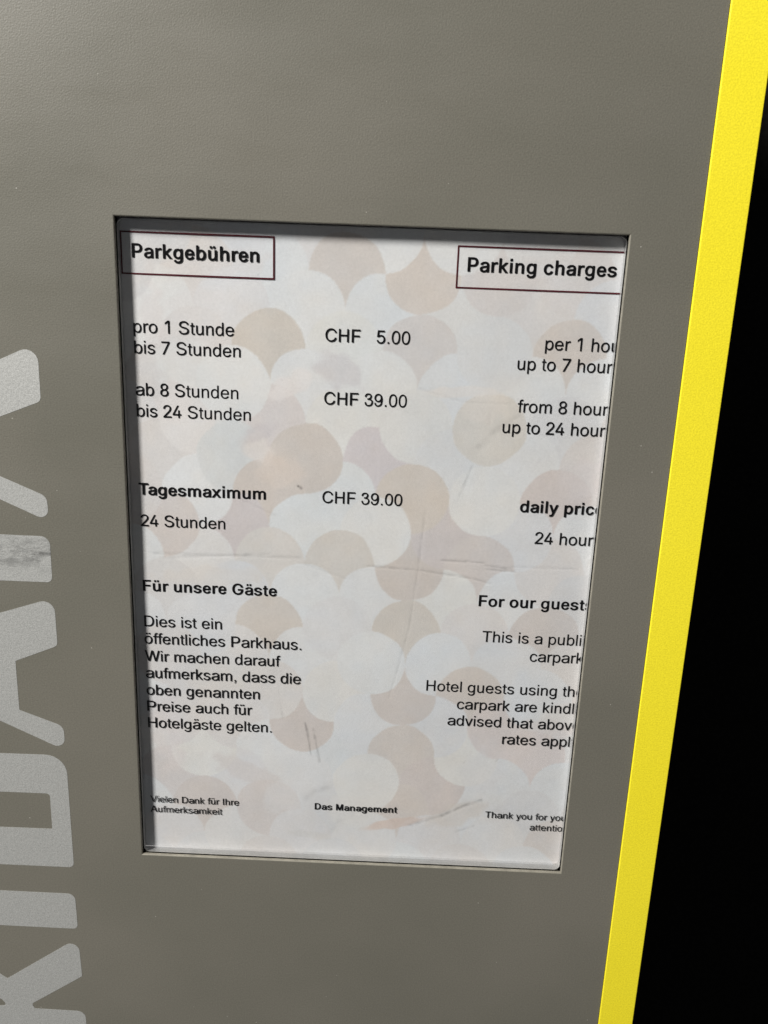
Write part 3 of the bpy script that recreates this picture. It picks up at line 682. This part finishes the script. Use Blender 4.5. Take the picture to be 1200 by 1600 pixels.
    'n': '69,0 155,0 160,3 160,319 165,355 177,387 192,406 203,416 235,435 262,442 282,444 298,443 319,439 339,431 353,421 366,408 374,398 382,383 388,364 393,330 393,3 399,0 482,0 486,3 487,345 484,378 473,422 461,447 445,469 425,488 412,499 383,514 349,523 321,526 293,526 262,522 230,512 201,496 177,473 157,448 157,514 154,518 71,519 67,516 66,6',
    'o': '255,-11 307,-10 350,-2 382,9 397,17 427,38 459,70 484,106 497,131 507,158 518,213 520,275 518,302 512,337 497,384 483,412 469,434 456,449 433,472 405,494 384,505 361,514 333,521 306,525 247,525 204,517 160,500 125,475 93,443 66,403 47,359 41,337 35,301 33,238 40,182 46,158 56,131 81,87 96,69 116,48 139,28 160,15 182,5 207,-3 236,-9|267,70 234,76 206,88 186,103 162,131 146,162 136,197 130,240 130,273 135,313 145,349 158,377 178,403 197,421 222,435 251,443 283,445 311,441 338,432 365,413 387,390 404,359 417,317 423,273 423,240 417,197 407,162 395,137 380,117 352,92 331,80 302,72',
    'p': '69,-199 153,-199 158,-195 158,71 181,41 194,28 216,11 236,0 258,-7 284,-11 332,-10 362,-4 381,2 404,13 424,27 435,35 466,69 486,98 496,118 506,147 514,179 521,240 519,306 508,363 491,409 467,446 451,466 433,482 416,496 398,506 366,518 330,525 286,526 250,521 223,511 197,492 177,472 157,444 156,514 153,518 71,519 66,516 66,-193|291,71 257,76 230,87 211,101 188,128 174,155 164,188 158,227 157,278 160,308 167,342 180,375 197,401 214,418 238,434 268,443 298,445 326,441 341,436 358,427 379,410 398,385 413,353 424,309 427,282 427,236 422,198 412,162 399,134 383,113 362,94 346,83 323,75',
    'r': '68,0 158,0 163,3 163,326 165,346 171,368 181,388 194,403 218,422 235,430 256,436 275,439 303,439 343,435 346,439 346,520 343,526 280,527 259,524 235,517 214,507 194,492 178,477 162,456 161,514 158,519 70,519 65,516 65,6',
    's': '219,-11 266,-11 302,-7 356,7 384,21 409,40 428,59 439,72 453,98 460,127 460,169 452,199 436,224 422,239 405,253 379,269 342,283 214,313 190,321 166,335 157,343 150,356 147,368 147,387 151,401 159,413 173,426 187,435 209,443 233,448 260,449 278,447 296,443 315,435 327,426 339,413 351,397 359,377 363,374 373,374 445,390 450,394 451,397 446,413 433,439 418,459 395,482 379,495 352,509 324,518 293,524 234,526 201,523 157,512 124,497 96,477 71,452 63,440 53,418 47,390 47,357 55,322 70,297 99,269 130,250 160,238 297,206 318,199 343,183 356,164 360,145 358,129 351,113 339,99 321,86 306,79 285,73 257,69 228,69 207,72 188,77 165,88 153,98 144,107 131,130 126,148 121,152 114,152 39,136 32,132 34,115 49,79 71,51 92,32 114,17 150,1 180,-6',
    't': '207,-6 224,-6 251,-3 267,2 271,8 259,75 257,79 250,81 216,75 193,79 179,89 171,111 169,131 169,439 171,441 257,442 260,446 260,515 255,519 169,519 169,644 164,647 90,647 86,642 86,520 22,519 18,516 17,445 22,441 86,440 86,116 90,86 97,63 105,47 118,31 141,11 170,-1',
    'u': '226,-7 258,-7 277,-5 300,0 328,11 357,30 375,49 392,72 393,5 396,1 479,0 484,3 484,513 481,519 395,519 390,516 390,197 385,165 380,149 368,126 355,110 347,103 332,92 313,83 294,78 268,75 253,76 231,80 208,90 199,97 188,107 175,123 167,139 162,156 158,186 158,516 152,519 69,519 64,516 64,174 67,142 73,113 80,93 93,68 112,44 127,30 143,18 172,4 197,-3',
    'v': '205,0 294,0 299,3 491,507 493,515 490,519 397,519 392,516 279,202 251,106 224,196 108,516 103,519 12,519 6,516 185,45 201,4',
    'y': '96,-202 134,-202 150,-200 185,-189 218,-166 235,-147 251,-124 272,-79 481,480 493,514 490,519 398,519 393,516 287,218 253,109 227,197 113,516 108,519 18,519 12,516 205,3 180,-71 167,-93 155,-104 142,-113 127,-117 109,-117 83,-112 74,-112 70,-115 52,-190 55,-194 61,-196',
    'ä': '236,-13 267,-12 297,-8 318,-3 350,9 370,20 382,30 404,50 415,65 416,5 419,0 515,0 520,4 520,356 515,394 501,430 481,460 464,476 449,488 419,504 398,512 339,524 277,526 224,520 186,511 142,493 105,467 88,452 74,434 53,399 54,395 60,391 152,369 170,394 182,408 201,422 216,430 240,439 258,443 282,446 310,446 334,443 368,432 389,418 398,408 406,394 413,369 414,343 409,332 400,324 382,318 366,315 248,303 202,296 165,288 136,279 105,265 77,245 60,227 47,207 41,190 37,171 37,127 47,90 53,78 73,52 98,28 115,17 143,4 187,-8|244,69 213,74 190,81 171,91 154,107 145,128 143,148 147,170 159,189 172,200 187,208 218,218 261,226 330,233 414,250 414,182 412,170 399,137 381,114 351,91 318,77 284,70|145,616 245,616 245,716 145,716|305,616 405,616 405,716 305,716',
    'ö': '255,-11 307,-10 350,-2 382,9 397,17 427,38 459,70 484,106 497,131 507,158 518,213 520,275 518,302 512,337 497,384 483,412 469,434 456,449 433,472 405,494 384,505 361,514 333,521 306,525 247,525 204,517 160,500 125,475 93,443 66,403 47,359 41,337 35,301 33,238 40,182 46,158 56,131 81,87 96,69 116,48 139,28 160,15 182,5 207,-3 236,-9|267,70 234,76 206,88 186,103 162,131 146,162 136,197 130,240 130,273 135,313 145,349 158,377 178,403 197,421 222,435 251,443 283,445 311,441 338,432 365,413 387,390 404,359 417,317 423,273 423,240 417,197 407,162 395,137 380,117 352,92 331,80 302,72|145,616 245,616 245,716 145,716|305,616 405,616 405,716 305,716',
    'ü': '226,-7 258,-7 277,-5 300,0 328,11 357,30 375,49 392,72 393,5 396,1 479,0 484,3 484,513 481,519 395,519 390,516 390,197 385,165 380,149 368,126 355,110 347,103 332,92 313,83 294,78 268,75 253,76 231,80 208,90 199,97 188,107 175,123 167,139 162,156 158,186 158,516 152,519 69,519 64,516 64,174 67,142 73,113 80,93 93,68 112,44 127,30 143,18 172,4 197,-3|145,616 245,616 245,716 145,716|305,616 405,616 405,716 305,716',
}
OUTLINES_BOLD = {
    'D': '95,0 343,0 381,3 428,12 478,28 525,52 565,82 586,104 609,132 626,159 639,185 654,225 662,256 669,297 672,335 672,382 669,420 663,457 655,488 645,518 628,555 619,571 594,605 565,635 544,653 505,677 469,693 425,706 387,713 349,716 97,716 84,712 76,706 73,697 73,18 80,7|219,114 218,601 329,602 372,597 400,590 434,574 455,558 472,542 485,527 498,506 514,467 522,435 527,403 529,339 524,293 516,258 509,236 493,202 471,174 444,150 412,132 377,121 337,115',
    'F': '96,0 200,0 214,4 223,13 224,19 224,294 514,294 531,300 538,311 538,391 531,401 520,407 513,408 224,408 224,602 546,602 553,603 564,609 571,620 571,699 567,706 561,712 546,716 98,716 84,712 75,703 74,697 74,18 81,7',
    'G': '369,-10 422,-10 445,-8 474,-3 509,6 539,16 572,32 615,61 629,72 658,104 686,145 699,173 709,205 715,235 718,266 718,362 714,369 706,376 693,379 411,379 395,372 388,362 388,283 389,278 395,271 412,265 570,265 567,240 559,213 543,182 527,161 514,149 495,134 476,124 454,116 410,109 366,111 326,121 300,133 286,142 258,168 234,199 219,227 209,253 198,302 194,343 194,371 199,420 205,448 213,474 236,521 255,545 270,561 299,582 333,598 363,605 403,607 436,602 458,596 478,587 508,566 524,549 537,533 553,505 563,478 574,468 586,465 688,465 702,469 711,479 712,490 707,511 699,536 686,564 654,611 617,648 570,682 530,701 469,719 421,726 350,725 315,719 277,709 224,687 190,666 167,647 140,621 118,594 98,565 81,532 65,488 58,460 49,397 49,318 54,276 62,239 76,196 94,159 116,123 130,106 176,61 208,38 239,22 264,12 301,1 340,-7',
    'M': '93,0 183,0 199,7 206,17 207,407 352,17 360,6 378,0 458,0 471,4 480,13 625,406 626,14 635,4 649,0 739,0 751,3 759,10 763,19 763,697 762,703 756,709 739,716 614,716 601,712 593,706 438,280 418,218 403,265 241,706 232,713 219,716 95,716 83,713 75,706 71,697 71,18 78,7',
    'P': '95,0 199,0 213,4 222,13 223,19 223,248 380,248 420,252 464,262 492,272 511,282 545,305 577,336 597,363 616,409 624,446 626,498 621,535 607,580 598,599 587,616 575,630 554,651 522,675 494,690 454,704 418,712 376,716 97,716 83,712 74,703 73,697 73,18 80,7|224,360 223,602 357,602 386,599 404,595 420,589 438,576 451,563 464,544 471,524 475,502 476,476 472,445 465,423 453,404 437,387 424,377 407,369 374,362 346,360',
    'T': '257,0 355,0 371,7 378,17 378,601 566,602 580,606 586,612 590,619 590,698 586,706 578,713 565,716 46,716 32,712 23,703 22,619 26,612 34,605 46,602 235,601 235,18 242,7',
    'a': '239,-13 277,-12 319,-4 359,10 384,25 386,13 391,7 397,3 409,0 505,0 521,7 528,17 528,353 523,390 517,410 509,427 494,449 476,470 464,480 435,497 391,514 334,525 272,526 223,519 172,505 132,486 97,459 73,433 59,411 51,392 52,382 63,372 155,348 170,348 183,352 189,358 210,387 222,398 235,406 254,414 273,418 306,420 329,417 343,413 364,400 377,381 382,363 384,345 383,337 379,333 359,327 212,310 167,300 136,290 104,275 77,255 57,234 44,210 38,190 35,169 37,126 44,100 52,84 74,54 101,29 137,9 193,-8|259,95 241,97 216,103 198,113 191,121 184,132 181,148 183,168 190,183 197,189 210,198 238,207 384,228 384,197 381,175 371,150 359,133 343,119 316,104 287,97',
    'b': '308,-12 347,-12 372,-9 401,-2 431,9 458,23 478,38 500,58 524,86 538,108 549,131 562,173 568,205 571,239 571,279 567,319 559,356 542,401 523,432 506,452 472,484 455,495 428,508 396,518 357,526 298,526 278,523 246,514 227,505 205,491 205,701 204,707 195,716 181,720 84,719 73,713 66,702 66,16 73,6 89,0 178,0 190,3 198,10 202,17 203,29 231,10 253,0 281,-8|308,98 285,102 260,115 243,131 227,152 216,176 209,202 204,239 204,278 207,305 215,339 227,366 238,381 254,397 273,410 287,415 318,419 342,416 364,408 387,390 401,374 414,350 425,315 430,282 431,252 428,219 422,191 413,165 396,138 378,120 356,105 334,99',
    'c': '270,-11 319,-11 355,-6 403,9 439,28 464,47 483,67 497,85 517,119 526,145 525,155 514,165 430,186 414,186 402,182 395,176 378,139 365,124 354,114 337,105 317,99 284,97 259,102 238,113 221,129 203,153 190,181 181,221 179,241 181,293 189,330 202,361 220,385 244,406 262,414 293,419 314,417 335,412 347,406 365,392 380,372 393,344 400,337 413,333 429,333 505,352 517,357 523,365 524,377 517,397 506,419 487,444 457,474 430,493 403,506 373,516 330,525 272,526 247,523 217,516 180,503 157,491 137,476 99,439 72,400 60,375 52,352 42,302 40,237 47,183 64,131 91,87 113,61 130,45 168,18 195,6 224,-3',
    'd': '262,-12 313,-11 343,-5 381,11 409,30 410,17 414,10 421,4 433,0 523,0 536,4 545,13 546,19 546,701 542,710 534,717 522,720 431,720 417,716 408,707 407,701 407,491 367,513 345,520 314,526 271,527 248,525 216,518 187,509 146,488 130,475 110,456 80,418 65,390 57,370 47,334 42,305 40,239 44,199 51,167 59,141 74,108 102,68 127,43 153,23 176,11 211,-2 239,-9|286,98 263,102 244,111 226,125 211,143 198,168 188,196 182,226 180,267 183,299 189,328 203,362 216,380 231,395 254,411 275,417 297,419 324,415 342,408 365,391 383,369 396,342 403,316 408,279 408,239 403,203 395,176 384,152 366,128 351,114 332,104 312,99',
    'e': '265,-11 315,-11 356,-5 397,7 437,28 462,47 489,77 499,92 511,117 515,130 514,141 508,148 496,153 420,171 404,171 387,164 374,140 360,123 338,106 324,101 302,97 279,97 259,100 245,104 229,112 216,123 201,139 187,159 181,174 176,193 173,214 499,214 516,221 523,232 523,286 516,343 501,392 493,409 475,436 461,454 442,471 425,485 400,500 354,517 304,526 259,526 209,517 184,509 159,497 120,470 103,454 84,431 58,388 43,344 34,291 34,222 43,170 59,126 73,100 90,77 105,59 126,41 149,24 172,12 205,0 229,-6|175,318 174,321 177,333 184,352 195,372 210,390 231,406 245,413 261,417 281,419 302,417 318,413 332,406 346,395 359,380 370,361 378,340 383,319',
    'g': '285,-211 331,-210 363,-206 412,-193 448,-177 471,-161 495,-139 517,-112 533,-80 542,-47 546,-11 546,501 542,509 534,516 522,519 433,519 421,515 414,509 410,502 409,488 388,503 368,513 346,520 320,525 263,526 239,523 203,514 176,504 153,492 132,476 109,455 91,433 75,408 56,365 47,331 41,281 41,242 47,192 59,150 73,120 99,84 120,63 146,43 178,26 214,14 253,7 298,6 341,11 370,20 405,41 407,40 406,-12 402,-32 395,-50 383,-66 370,-77 341,-92 319,-96 289,-97 252,-91 222,-73 207,-58 181,-26 164,-19 152,-19 137,-24 76,-60 65,-71 64,-80 66,-88 90,-124 120,-155 141,-171 176,-189 209,-200 247,-208|290,113 265,117 245,125 229,136 212,153 197,180 189,202 182,238 181,276 184,303 191,332 207,367 220,384 238,401 256,412 270,416 297,419 325,415 346,406 366,391 378,378 394,349 401,327 407,296 409,259 406,224 399,191 388,165 374,146 360,132 334,118 313,114',
    'h': '92,0 188,0 201,4 210,13 211,19 211,303 215,341 219,356 227,373 243,391 270,409 285,414 304,417 338,415 352,411 365,403 380,389 388,379 396,362 400,346 403,312 403,19 404,13 413,4 426,0 520,0 537,6 544,17 544,342 539,383 533,406 522,431 501,461 481,481 463,495 433,510 381,524 352,527 324,527 297,524 247,510 211,491 211,702 204,713 188,720 93,720 77,713 70,703 70,18 77,7',
    'i': '72,0 209,0 209,519 72,519|72,589 209,589 209,716 72,716',
    'k': '89,0 182,0 195,4 203,10 206,18 206,190 227,209 392,10 398,4 412,0 527,0 544,6 551,17 551,22 547,29 328,292 530,489 534,497 533,506 524,515 510,519 399,519 386,515 206,343 206,702 199,713 183,720 90,720 74,713 67,703 67,18 74,7',
    'l': '72,0 209,0 209,716 72,716',
    'm': '83,0 181,0 194,4 203,13 204,19 204,324 207,349 211,364 217,376 236,398 261,413 276,417 294,419 322,415 340,406 358,390 364,379 368,365 370,348 370,18 377,7 394,0 489,0 503,4 512,13 513,19 513,338 516,357 527,384 545,402 556,410 570,415 601,419 630,415 656,402 668,390 674,378 678,362 680,344 680,19 681,13 690,4 704,0 799,0 813,4 819,10 823,18 823,358 816,402 808,426 800,442 784,463 765,483 738,502 717,512 690,521 655,528 595,528 577,525 544,516 523,508 497,494 475,477 463,465 440,489 418,506 402,514 376,523 351,528 303,529 282,526 235,511 202,491 201,502 197,509 190,515 178,519 85,519 71,515 65,509 61,501 61,18 68,7',
    'n': '88,0 185,0 198,4 207,13 208,19 208,319 211,340 223,372 237,389 253,402 271,411 301,417 335,415 351,410 363,403 383,382 392,364 396,349 399,328 399,19 400,13 409,4 423,0 517,0 529,3 537,10 541,19 541,341 539,365 531,402 520,430 501,457 471,486 446,503 427,511 382,523 356,526 313,526 285,522 241,509 206,489 205,502 201,509 194,515 182,519 90,519 78,516 70,509 66,500 66,18 73,7',
    'o': '281,-11 341,-10 388,-1 436,16 475,41 509,73 527,95 541,118 560,162 571,213 573,276 566,330 551,377 539,401 523,425 492,460 474,475 450,492 430,502 400,513 372,520 342,525 283,526 237,519 199,508 180,500 161,490 139,474 116,455 101,438 72,397 59,370 52,350 42,301 40,238 47,185 62,138 75,113 96,84 132,47 152,31 175,18 197,8 229,-2 250,-7|293,97 271,101 249,111 223,133 208,153 196,178 188,207 183,243 183,270 189,312 196,336 207,360 222,380 244,400 260,410 285,417 308,419 338,415 360,406 383,389 398,373 413,346 425,307 430,270 430,243 425,207 417,178 401,146 387,130 364,111 345,102 318,97',
    'p': '89,-199 183,-199 196,-195 205,-186 206,-180 206,27 250,2 290,-9 307,-11 351,-11 385,-6 432,9 471,32 485,43 510,68 539,108 550,131 558,155 565,182 570,213 572,279 565,335 548,390 524,432 507,452 489,470 456,495 411,514 385,521 351,526 305,526 264,519 230,506 204,488 203,502 199,509 192,515 180,519 90,519 77,515 68,506 67,500 67,-181 74,-192|309,98 286,102 261,115 244,131 228,152 217,176 210,202 205,239 205,278 208,305 216,339 228,366 239,381 255,397 274,410 288,415 319,419 343,416 365,408 388,390 402,374 415,350 426,315 431,282 432,252 429,219 423,191 414,165 397,138 379,120 357,105 335,99',
    'r': '87,0 189,0 202,4 211,13 212,19 212,326 218,355 225,369 236,383 254,397 272,406 297,412 318,414 376,409 388,412 394,416 400,427 400,508 396,516 390,522 377,526 341,528 294,526 271,521 246,513 224,503 210,493 209,503 205,510 197,516 185,519 88,519 75,515 66,506 65,500 65,18 72,7',
    's': '239,-11 296,-11 327,-8 378,3 420,18 457,41 487,69 505,94 517,127 519,167 516,186 511,202 504,216 490,234 459,262 428,279 385,294 250,323 225,330 203,342 197,347 191,358 190,365 191,382 197,394 205,401 232,416 264,422 290,422 305,420 319,417 334,410 353,391 371,361 379,355 390,352 408,352 483,367 496,371 504,378 508,385 508,392 500,414 481,443 456,470 427,492 405,503 369,515 338,522 303,526 235,525 179,514 137,499 100,478 87,467 69,449 58,435 48,416 40,386 40,347 49,314 66,288 76,277 97,259 136,238 181,223 331,191 354,178 363,167 367,156 366,140 360,129 350,119 339,111 317,101 273,95 230,99 218,102 199,111 180,129 164,163 157,170 144,174 131,174 47,158 34,154 26,147 23,140 23,134 30,110 39,91 62,61 88,38 126,15 155,4 198,-6',
    't': '226,-6 266,-5 285,-1 306,6 312,12 316,19 304,89 300,96 293,102 281,106 264,106 245,102 233,102 226,104 219,118 216,142 216,414 282,415 294,418 300,422 306,433 306,502 299,512 283,519 216,519 216,633 209,644 192,651 112,651 96,644 89,634 89,520 44,519 32,515 25,509 21,501 21,432 28,422 40,416 89,414 89,117 93,92 100,70 118,42 134,26 145,17 162,8 186,0 204,-4',
    'u': '251,-7 291,-7 321,-3 365,10 401,31 402,17 406,10 413,4 425,0 518,0 531,4 540,13 541,19 541,501 537,509 531,515 517,519 423,519 409,515 400,506 399,500 399,201 396,180 385,151 376,138 364,125 336,108 306,102 272,104 247,114 225,135 217,149 212,164 208,189 208,500 207,506 198,515 183,519 89,519 76,515 67,506 66,500 66,177 69,147 78,111 91,83 107,61 125,42 139,30 172,12 200,2 226,-4',
    'x': '25,0 139,0 153,4 159,10 246,124 275,166 360,50 389,12 397,4 411,0 524,0 536,3 544,9 548,18 545,29 359,262 534,487 538,493 539,501 533,512 527,516 515,519 404,519 390,515 378,502 313,417 277,365 193,481 172,509 166,515 152,519 39,519 27,516 19,510 16,505 15,498 20,487 192,266 4,26 3,17 7,10 14,4',
    'y': '111,-202 168,-201 192,-196 216,-188 247,-170 266,-153 281,-136 298,-111 315,-76 369,66 544,490 546,503 542,509 536,515 522,519 422,519 410,516 402,509 384,469 277,190 152,508 144,515 131,519 30,519 16,515 7,506 6,498 8,490 203,19 182,-46 169,-69 158,-79 142,-87 106,-82 89,-82 73,-88 66,-97 47,-170 48,-181 54,-187 61,-192 88,-199',
    'ä': '239,-13 277,-12 319,-4 359,10 384,25 386,13 391,7 397,3 409,0 505,0 521,7 528,17 528,353 523,390 517,410 509,427 494,449 476,470 464,480 435,497 391,514 334,525 272,526 223,519 172,505 132,486 97,459 73,433 59,411 51,392 52,382 63,372 155,348 170,348 183,352 189,358 210,387 222,398 235,406 254,414 273,418 306,420 329,417 343,413 364,400 377,381 382,363 384,345 383,337 379,333 359,327 212,310 167,300 136,290 104,275 77,255 57,234 44,210 38,190 35,169 37,126 44,100 52,84 74,54 101,29 137,9 193,-8|259,95 241,97 216,103 198,113 191,121 184,132 181,148 183,168 190,183 197,189 210,198 238,207 384,228 384,197 381,175 371,150 359,133 343,119 316,104 287,97|141,589 257,589 257,716 141,716|313,589 429,589 429,716 313,716',
    'ü': '251,-7 291,-7 321,-3 365,10 401,31 402,17 406,10 413,4 425,0 518,0 531,4 540,13 541,19 541,501 537,509 531,515 517,519 423,519 409,515 400,506 399,500 399,201 396,180 385,151 376,138 364,125 336,108 306,102 272,104 247,114 225,135 217,149 212,164 208,189 208,500 207,506 198,515 183,519 89,519 76,515 67,506 66,500 66,177 69,147 78,111 91,83 107,61 125,42 139,30 172,12 200,2 226,-4|160,589 276,589 276,716 160,716|332,589 448,589 448,716 332,716',
}
GLYPH = {}
def glyph(ch, bold):
    key = (ch, bold)
    if key in GLYPH:
        return GLYPH[key]
    cu = bpy.data.curves.new('g', 'CURVE')
    cu.dimensions = '2D'; cu.fill_mode = 'BOTH'
    for part in (OUTLINES_BOLD if bold else OUTLINES_REG)[ch].split('|'):
        pts = [tuple(int(v) / 1000 for v in p.split(',')) for p in part.split()]
        sp = cu.splines.new('POLY')
        sp.points.add(len(pts) - 1)
        for q, (x, z) in zip(sp.points, pts):
            q.co = (x, z, 0, 1)
        sp.use_cyclic_u = True
    o = bpy.data.objects.new('g', cu)
    COL.objects.link(o)
    dg = bpy.context.evaluated_depsgraph_get()
    me = bpy.data.meshes.new_from_object(o.evaluated_get(dg))
    vs = [tuple(v.co[:2]) for v in me.vertices]
    fs = [tuple(p.vertices) for p in me.polygons]
    bpy.data.objects.remove(o); bpy.data.curves.remove(cu); bpy.data.meshes.remove(me)
    GLYPH[key] = (vs, fs)
    return GLYPH[key]

def ink_gap(z):
    # the print lies tight to the paper at the top and stands off a little lower down
    return 0.05 + 0.16 * max(0.0, min(1.0, (10 - z) / 120))

def text_mesh(name, lines):
    """lines: (string, bold, x of first ink mm, baseline z mm, size mm, total ink width mm or None)"""
    bm = bmesh.new()
    for s, bold, x0, z0, size, width in lines:
        adv = BOLD_ADV if bold else REG_ADV
        ink = BOLD_INK if bold else REG_INK
        pen = -ink[s[0]][0] / 1000
        tot = sum(adv[c] for c in s[:-1]) / 1000 - ink[s[0]][0] / 1000 + ink[s[-1]][1] / 1000
        kern = -0.074 if s.startswith('Ta') else 0.0
        sx = (width / (tot + kern)) if width else size
        for n, ch in enumerate(s):
            if ch != ' ':
                vs, fs = glyph(ch, bold)
                pts = [bm.verts.new(W(x0 + (pen + x) * sx, SY - ink_gap(z0 + z * size), z0 + z * size)) for x, z in vs]
                for f in fs:
                    try:
                        bm.faces.new([pts[i] for i in f])
                    except ValueError:
                        pass
            pen += adv[ch] / 1000
            if n == 0:
                pen += kern
    g = bm.verts[:] + bm.edges[:] + bm.faces[:]
    bmesh.ops.bisect_plane(bm, geom=g, plane_co=W(SX1 - .15, 0, 0), plane_no=(1, 0, 0), clear_outer=True)
    bmesh.ops.recalc_face_normals(bm, faces=bm.faces)
    for f in bm.faces:
        if f.normal.y > 0:
            f.normal_flip()
    me = bpy.data.meshes.new(name)
    bm.to_mesh(me); bm.free()
    return me

def frame_mesh(name, x0, x1, z0, z1, t, closed_right=True):
    y = SY - .06
    bm = bmesh.new()
    def bar(a, b, c, d):
        q = [bm.verts.new(W(x, yy, z)) for yy in (y, y + .02) for x, z in ((a, c), (b, c), (b, d), (a, d))]
        for f in ((0, 1, 2, 3), (7, 6, 5, 4), (0, 4, 5, 1), (1, 5, 6, 2), (2, 6, 7, 3), (3, 7, 4, 0)):
            bm.faces.new([q[i] for i in f])
    bar(x0, x1, z1 - t, z1); bar(x0, x1, z0, z0 + t)
    bar(x0, x0 + t, z0 + t, z1 - t)
    if closed_right:
        bar(x1 - t, x1, z0 + t, z1 - t)
    bmesh.ops.recalc_face_normals(bm, faces=bm.faces)
    me = bpy.data.meshes.new(name)
    bm.to_mesh(me); bm.free()
    return me

S, H, F = 7.32, 7.72, 4.82
hb = link('heading_frame', frame_mesh('heading_frame', -99.7, -38.2, 122.5, 139.0, .62), M_RED, notice, 'thin dark red frame round the German heading')
link('heading_text', text_mesh('heading_text', [("Parkgebühren", 1, -95.2, 128.9, H, 50.86)]), M_INK, hb)
hb = link('heading_frame', frame_mesh('heading_frame', 34.3, SX1 - .15, 121.9, 138.2, .62, False), M_RED, notice, 'thin dark red frame round the English heading, cut off at the right')
link('heading_text', text_mesh('heading_text', [("Parking charges", 1, 38.6, 128.4, H, 59.2)]), M_INK, hb)

BLOCKS = [
    ('tariff_text', 'German hourly tariff up to 7 hours', [("pro 1 Stunde", 0, -95.8, 99.75, S, None), ("bis 7 Stunden", 0, -95.8, 91.4, S, None)]),
    ('tariff_text', 'German tariff from 8 to 24 hours', [("ab 8 Stunden", 0, -95.9, 74.3, S, None), ("bis 24 Stunden", 0, -95.8, 65.45, S, None)]),
    ('price_text', 'price CHF 5.00', [("CHF   5.00", 0, -17.4, 99.15, S, 34.5)]),
    ('price_text', 'price CHF 39.00 in the second row', [("CHF 39.00", 0, -17.4, 73.6, S, 34.3)]),
    ('price_text', 'price CHF 39.00 beside Tagesmaximum', [("CHF 39.00", 0, -17.4, 31.5, S, 34.2)]),
    ('tariff_text', 'English hourly tariff up to 7 hours, cut off at the right', [("per 1 hour", 0, 72.0, 99.2, S, None), ("up to 7 hours", 0, 61.4, 90.8, S, None)]),
    ('tariff_text', 'English tariff from 8 to 24 hours, cut off at the right', [("from 8 hours", 0, 62.8, 73.5, S, None), ("up to 24 hours", 0, 57.2, 64.7, S, None)]),
    ('subheading', 'bold German word Tagesmaximum', [("Tagesmaximum", 1, -96.3, 31.85, S, 54.7)]),
    ('tariff_text', '24 Stunden under the bold Tagesmaximum', [("24 Stunden", 0, -96.0, 17.9, S, None)]),
    ('subheading', 'bold English daily price', [("daily price", 1, 67.2, 31.0, S, None)]),
    ('tariff_text', '24 hours under the bold daily price', [("24 hours", 0, 74.7, 17.15, S + .15, None)]),
    ('subheading', 'bold German line for guests', [("Für unsere Gäste", 1, -96.2, -11.9, S, 59.4)]),
    ('paragraph', 'seven line German paragraph', [("Dies ist ein", 0, -96.2, -28.7, S, 34.8), ("öffentliches Parkhaus.", 0, -96.4, -37.0, S, 70.7), ("Wir machen darauf", 0, -96.5, -45.5, S, 61.35),
        ("aufmerksam, dass die", 0, -96.4, -53.8, S, 70.6), ("oben genannten", 0, -96.4, -62.3, S, 51.9), ("Preise auch für", 0, -96.4, -70.5, S, 48.4), ("Hotelgäste gelten.", 0, -96.3, -78.9, S, 57.35)]),
    ('subheading', 'bold English line for guests', [("For our guests", 1, 52.5, -12.5, S, None)]),
    ('paragraph', 'English line about the public carpark', [("This is a public", 0, 55.2, -29.3, S, None), ("carpark", 0, 77.1, -37.85, S, None)]),
    ('paragraph', 'English lines for hotel guests', [("Hotel guests using the", 0, 31.5, -54.3, S, None), ("carpark are kindly", 0, 45.9, -62.8, S, None), ("advised that above", 0, 42.1, -71.15, S, None), ("rates apply.", 0, 67.8, -79.6, S, None)]),
    ('footnote', 'small German thanks in the bottom left corner', [("Vielen Dank für Ihre", 0, -96.65, -118.3, F, 42.2), ("Aufmerksamkeit", 0, -96.75, -123.75, F, 34.3)]),
    ('footnote', 'small bold Das Management', [("Das Management", 1, -18.3, -118.5, F, 39.1)]),
    ('footnote', 'small English thanks in the bottom right corner', [("Thank you for your", 0, 62.7, -118.9, F, None), ("attention", 0, 84.3, -124.65, F, None)]),
]
for nm, lab, lines in BLOCKS:
    link(nm, text_mesh(nm, lines), M_INK, notice, lab)
